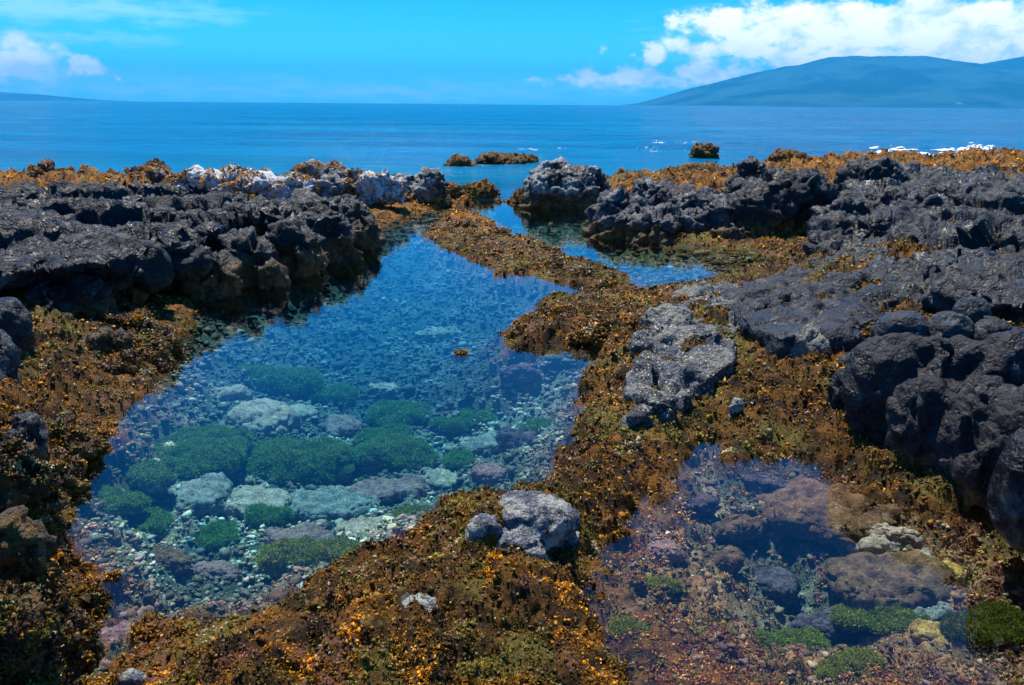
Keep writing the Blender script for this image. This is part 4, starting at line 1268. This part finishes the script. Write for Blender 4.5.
island("mountain", [(-420, 100), (-300, 84), (-150, 82), (-60, 88), (0, 92), (40, 95.5), (80, 99.5), (120, 101.6)], 11500, 3000, mi, "faint low island on the far left horizon", 5)

# ------------------------------------------------------------------ haze
HZ = True
if HZ:
    mh, t = new_mat("haze_air")
    pv = t.n('ShaderNodeVolumePrincipled', {'Color': (.05, .53, 1.0), 'Density': 1.0e-4, 'Anisotropy': 0.0})
    finish(t, None, pv.outputs[0])
    hx, hy0, hy1, z0, z1 = 26000, -300, 16000, -5.0, 640
    hv = [(x_, y_, z_) for x_ in (-hx, hx) for y_ in (hy0, hy1) for z_ in (z0, z1)]
    hf = [[0, 1, 3, 2], [4, 6, 7, 5], [0, 4, 5, 1], [2, 3, 7, 6], [0, 2, 6, 4], [1, 5, 7, 3]]
    hz = link_mesh("haze", hv, hf, mh, smooth=False)
    tag(hz, "thin blue sea haze over the water", "haze", kind="stuff")

# ------------------------------------------------------------------ sky, sun
SUN_EL, SUN_AZ = math.radians(65), math.radians(-16)     # azimuth from +Y, towards +X
wld = bpy.data.worlds.new("World")
scene.world = wld
wld.use_nodes = True
wt = wld.node_tree
wt.nodes.clear()
t = NT(wt)
sky = t.n('ShaderNodeTexSky', sky_type='NISHITA', sun_disc=False)
sky.sun_elevation = SUN_EL
sky.sun_rotation = SUN_AZ
sky.air_density = 1.0
sky.dust_density = .3
sky.ozone_density = 1.6
skyc = sky.outputs[0]
g = t.n('ShaderNodeTexCoord').outputs['Generated']
sx = t.n('ShaderNodeSeparateXYZ', {0: g})
az = t.math('ARCTAN2', sx.outputs[0], sx.outputs[1])
el = t.math('ARCSINE', sx.outputs[2])
skyc = t.mix(1.0, skyc, t.mix(t.step(el, .02, .15), (.13, .90, 1.60), (.03, .62, 1.32)), 'MULTIPLY')
vec = t.n('ShaderNodeCombineXYZ', {0: az, 1: el, 2: 0.0}).outputs[0]


def ae(u, v):
    d = rays([(u, v)])[0]
    d = d / np.linalg.norm(d)
    return math.atan2(d[0], d[1]), math.asin(d[2])


wnoise = t.n('ShaderNodeTexNoise', {'Vector': t.vmath('MULTIPLY', vec, (1, 1.5, 1)), 'Scale': 26.0, 'Detail': 8.0, 'Roughness': .6})
fine = wnoise.outputs[0]
wrp = t.vmath('MULTIPLY', t.vmath('SUBTRACT', wnoise.outputs[1], (.5, .5, .5)), (.05, .03, 0))
wv = t.vmath('ADD', vec, wrp)


def blobs(lst):
    cur = None
    for (u, v, ru_, rv_, wgt) in lst:
        a, e = ae(u, v)
        d = t.vmath('LENGTH', t.vmath('MULTIPLY', t.vmath('SUBTRACT', wv, (a, e, 0)), (F / ru_, F / rv_, 0)))
        s = t.math('MULTIPLY', t.math('SUBTRACT', 1.0, d), wgt)
        cur = s if cur is None else t.math('MAXIMUM', cur, s)
    return cur


cum = blobs([(720, 24, 60, 16, 1), (790, 30, 90, 30, 1), (860, 30, 100, 32, 1.1), (940, 30, 110, 34, 1.1), (1020, 34, 110, 34, 1), (1120, 40, 120, 40, 1), (930, 12, 60, 14, 1), (850, 58, 90, 16, .9), (940, 62, 90, 18, .9), (1010, 66, 80, 20, .9),
             (700, 46, 50, 12, .5), (770, 52, 50, 14, .7), (651, 50, 18, 13, 1.0), (640, 78, 60, 12, .75), (700, 73, 46, 12, .8), (590, 79, 50, 9, .55), (560, 80, 40, 6, .4), (742, 69, 34, 10, .6),
             (705, 60, 18, 8, .6), (24, 62, 40, 22, .75), (88, 66, 20, 10, .75), (-40, 60, 60, 26, .8), (114, 77, 8, 5, .5), (600, 52, 10, 8, .35)])
cov = t.step(t.math('ADD', cum, t.math('MULTIPLY', t.math('SUBTRACT', fine, .5), 1.8)), .04, .5)
thin = blobs([(80, 8, 190, 14, 1), (20, 4, 120, 20, 1), (60, 36, 140, 9, .7), (30, 75, 170, 16, .9), (180, 80, 150, 10, .6), (640, 86, 170, 10, .8), (760, 40, 130, 40, .6), (380, 90, 420, 13, .75), (120, 88, 260, 14, .8)])
cn = t.noise(t.vmath('MULTIPLY', vec, (4, 30, 1)), 4.0, 6, .6)
cirr = t.math('MULTIPLY', t.step(t.math('ADD', thin, t.math('MULTIPLY', t.math('SUBTRACT', cn, .5), 1.6)), .0, 1.0), .62)
# overhead wisps, as seen mirrored in the pools
ovn = t.noise(t.vmath('MULTIPLY', g, (1, 1, 1.2)), 3.2, 9, .66, .6)
ovh = t.math('MULTIPLY', t.math('MULTIPLY', t.step(ovn, .54, .72), t.step(el, .22, .4)), .10)
body_n = t.noise(t.vmath('ADD', t.vmath('MULTIPLY', wv, (1, 1.6, 1)), (3, 0, 0)), 22.0, 6, .6)
ccol = t.mix(t.step(body_n, .32, .56), (6.2, 7.6, 9.0), (12.0, 11.6, 11.2))
c = t.mix(cirr, skyc, (4.6, 8.0, 10.2))
c = t.mix(ovh, c, (5.5, 7.6, 9.6))
c = t.mix(t.math('MULTIPLY', cov, .93), c, ccol)
bg = t.n('ShaderNodeBackground', {'Color': c, 'Strength': .1})
wo = t.n('ShaderNodeOutputWorld')
wt.links.new(bg.outputs[0], wo.inputs['Surface'])
wld.cycles.sampling_method = 'MANUAL'
wld.cycles.sample_map_resolution = 512

sl = bpy.data.lights.new("sun", 'SUN')
sl.energy = 5.0
sl.angle = math.radians(.53)
sl.color = (1.0, .95, .86)
so = bpy.data.objects.new("sun", sl)
C.objects.link(so)
sd_v = Vector((math.sin(SUN_AZ) * math.cos(SUN_EL), math.cos(SUN_AZ) * math.cos(SUN_EL), math.sin(SUN_EL)))
so.rotation_euler = (-sd_v).to_track_quat('-Z', 'Y').to_euler()
so.location = (0, 0, 30)

# ------------------------------------------------------------------ render
scene.render.engine = 'CYCLES'
scene.cycles.use_denoising = True
try:
    scene.cycles.denoiser = 'OPENIMAGEDENOISE'
except Exception:
    pass
scene.cycles.use_adaptive_sampling = True
scene.cycles.adaptive_threshold = .02
scene.cycles.max_bounces = 6
scene.cycles.diffuse_bounces = 2
scene.cycles.glossy_bounces = 3
scene.cycles.transparent_max_bounces = 8
scene.cycles.volume_bounces = 0
scene.cycles.sample_clamp_indirect = 6
scene.view_settings.view_transform = 'Standard'
scene.view_settings.look = 'None'
scene.view_settings.exposure = 0.7
scene.view_settings.gamma = 1.0
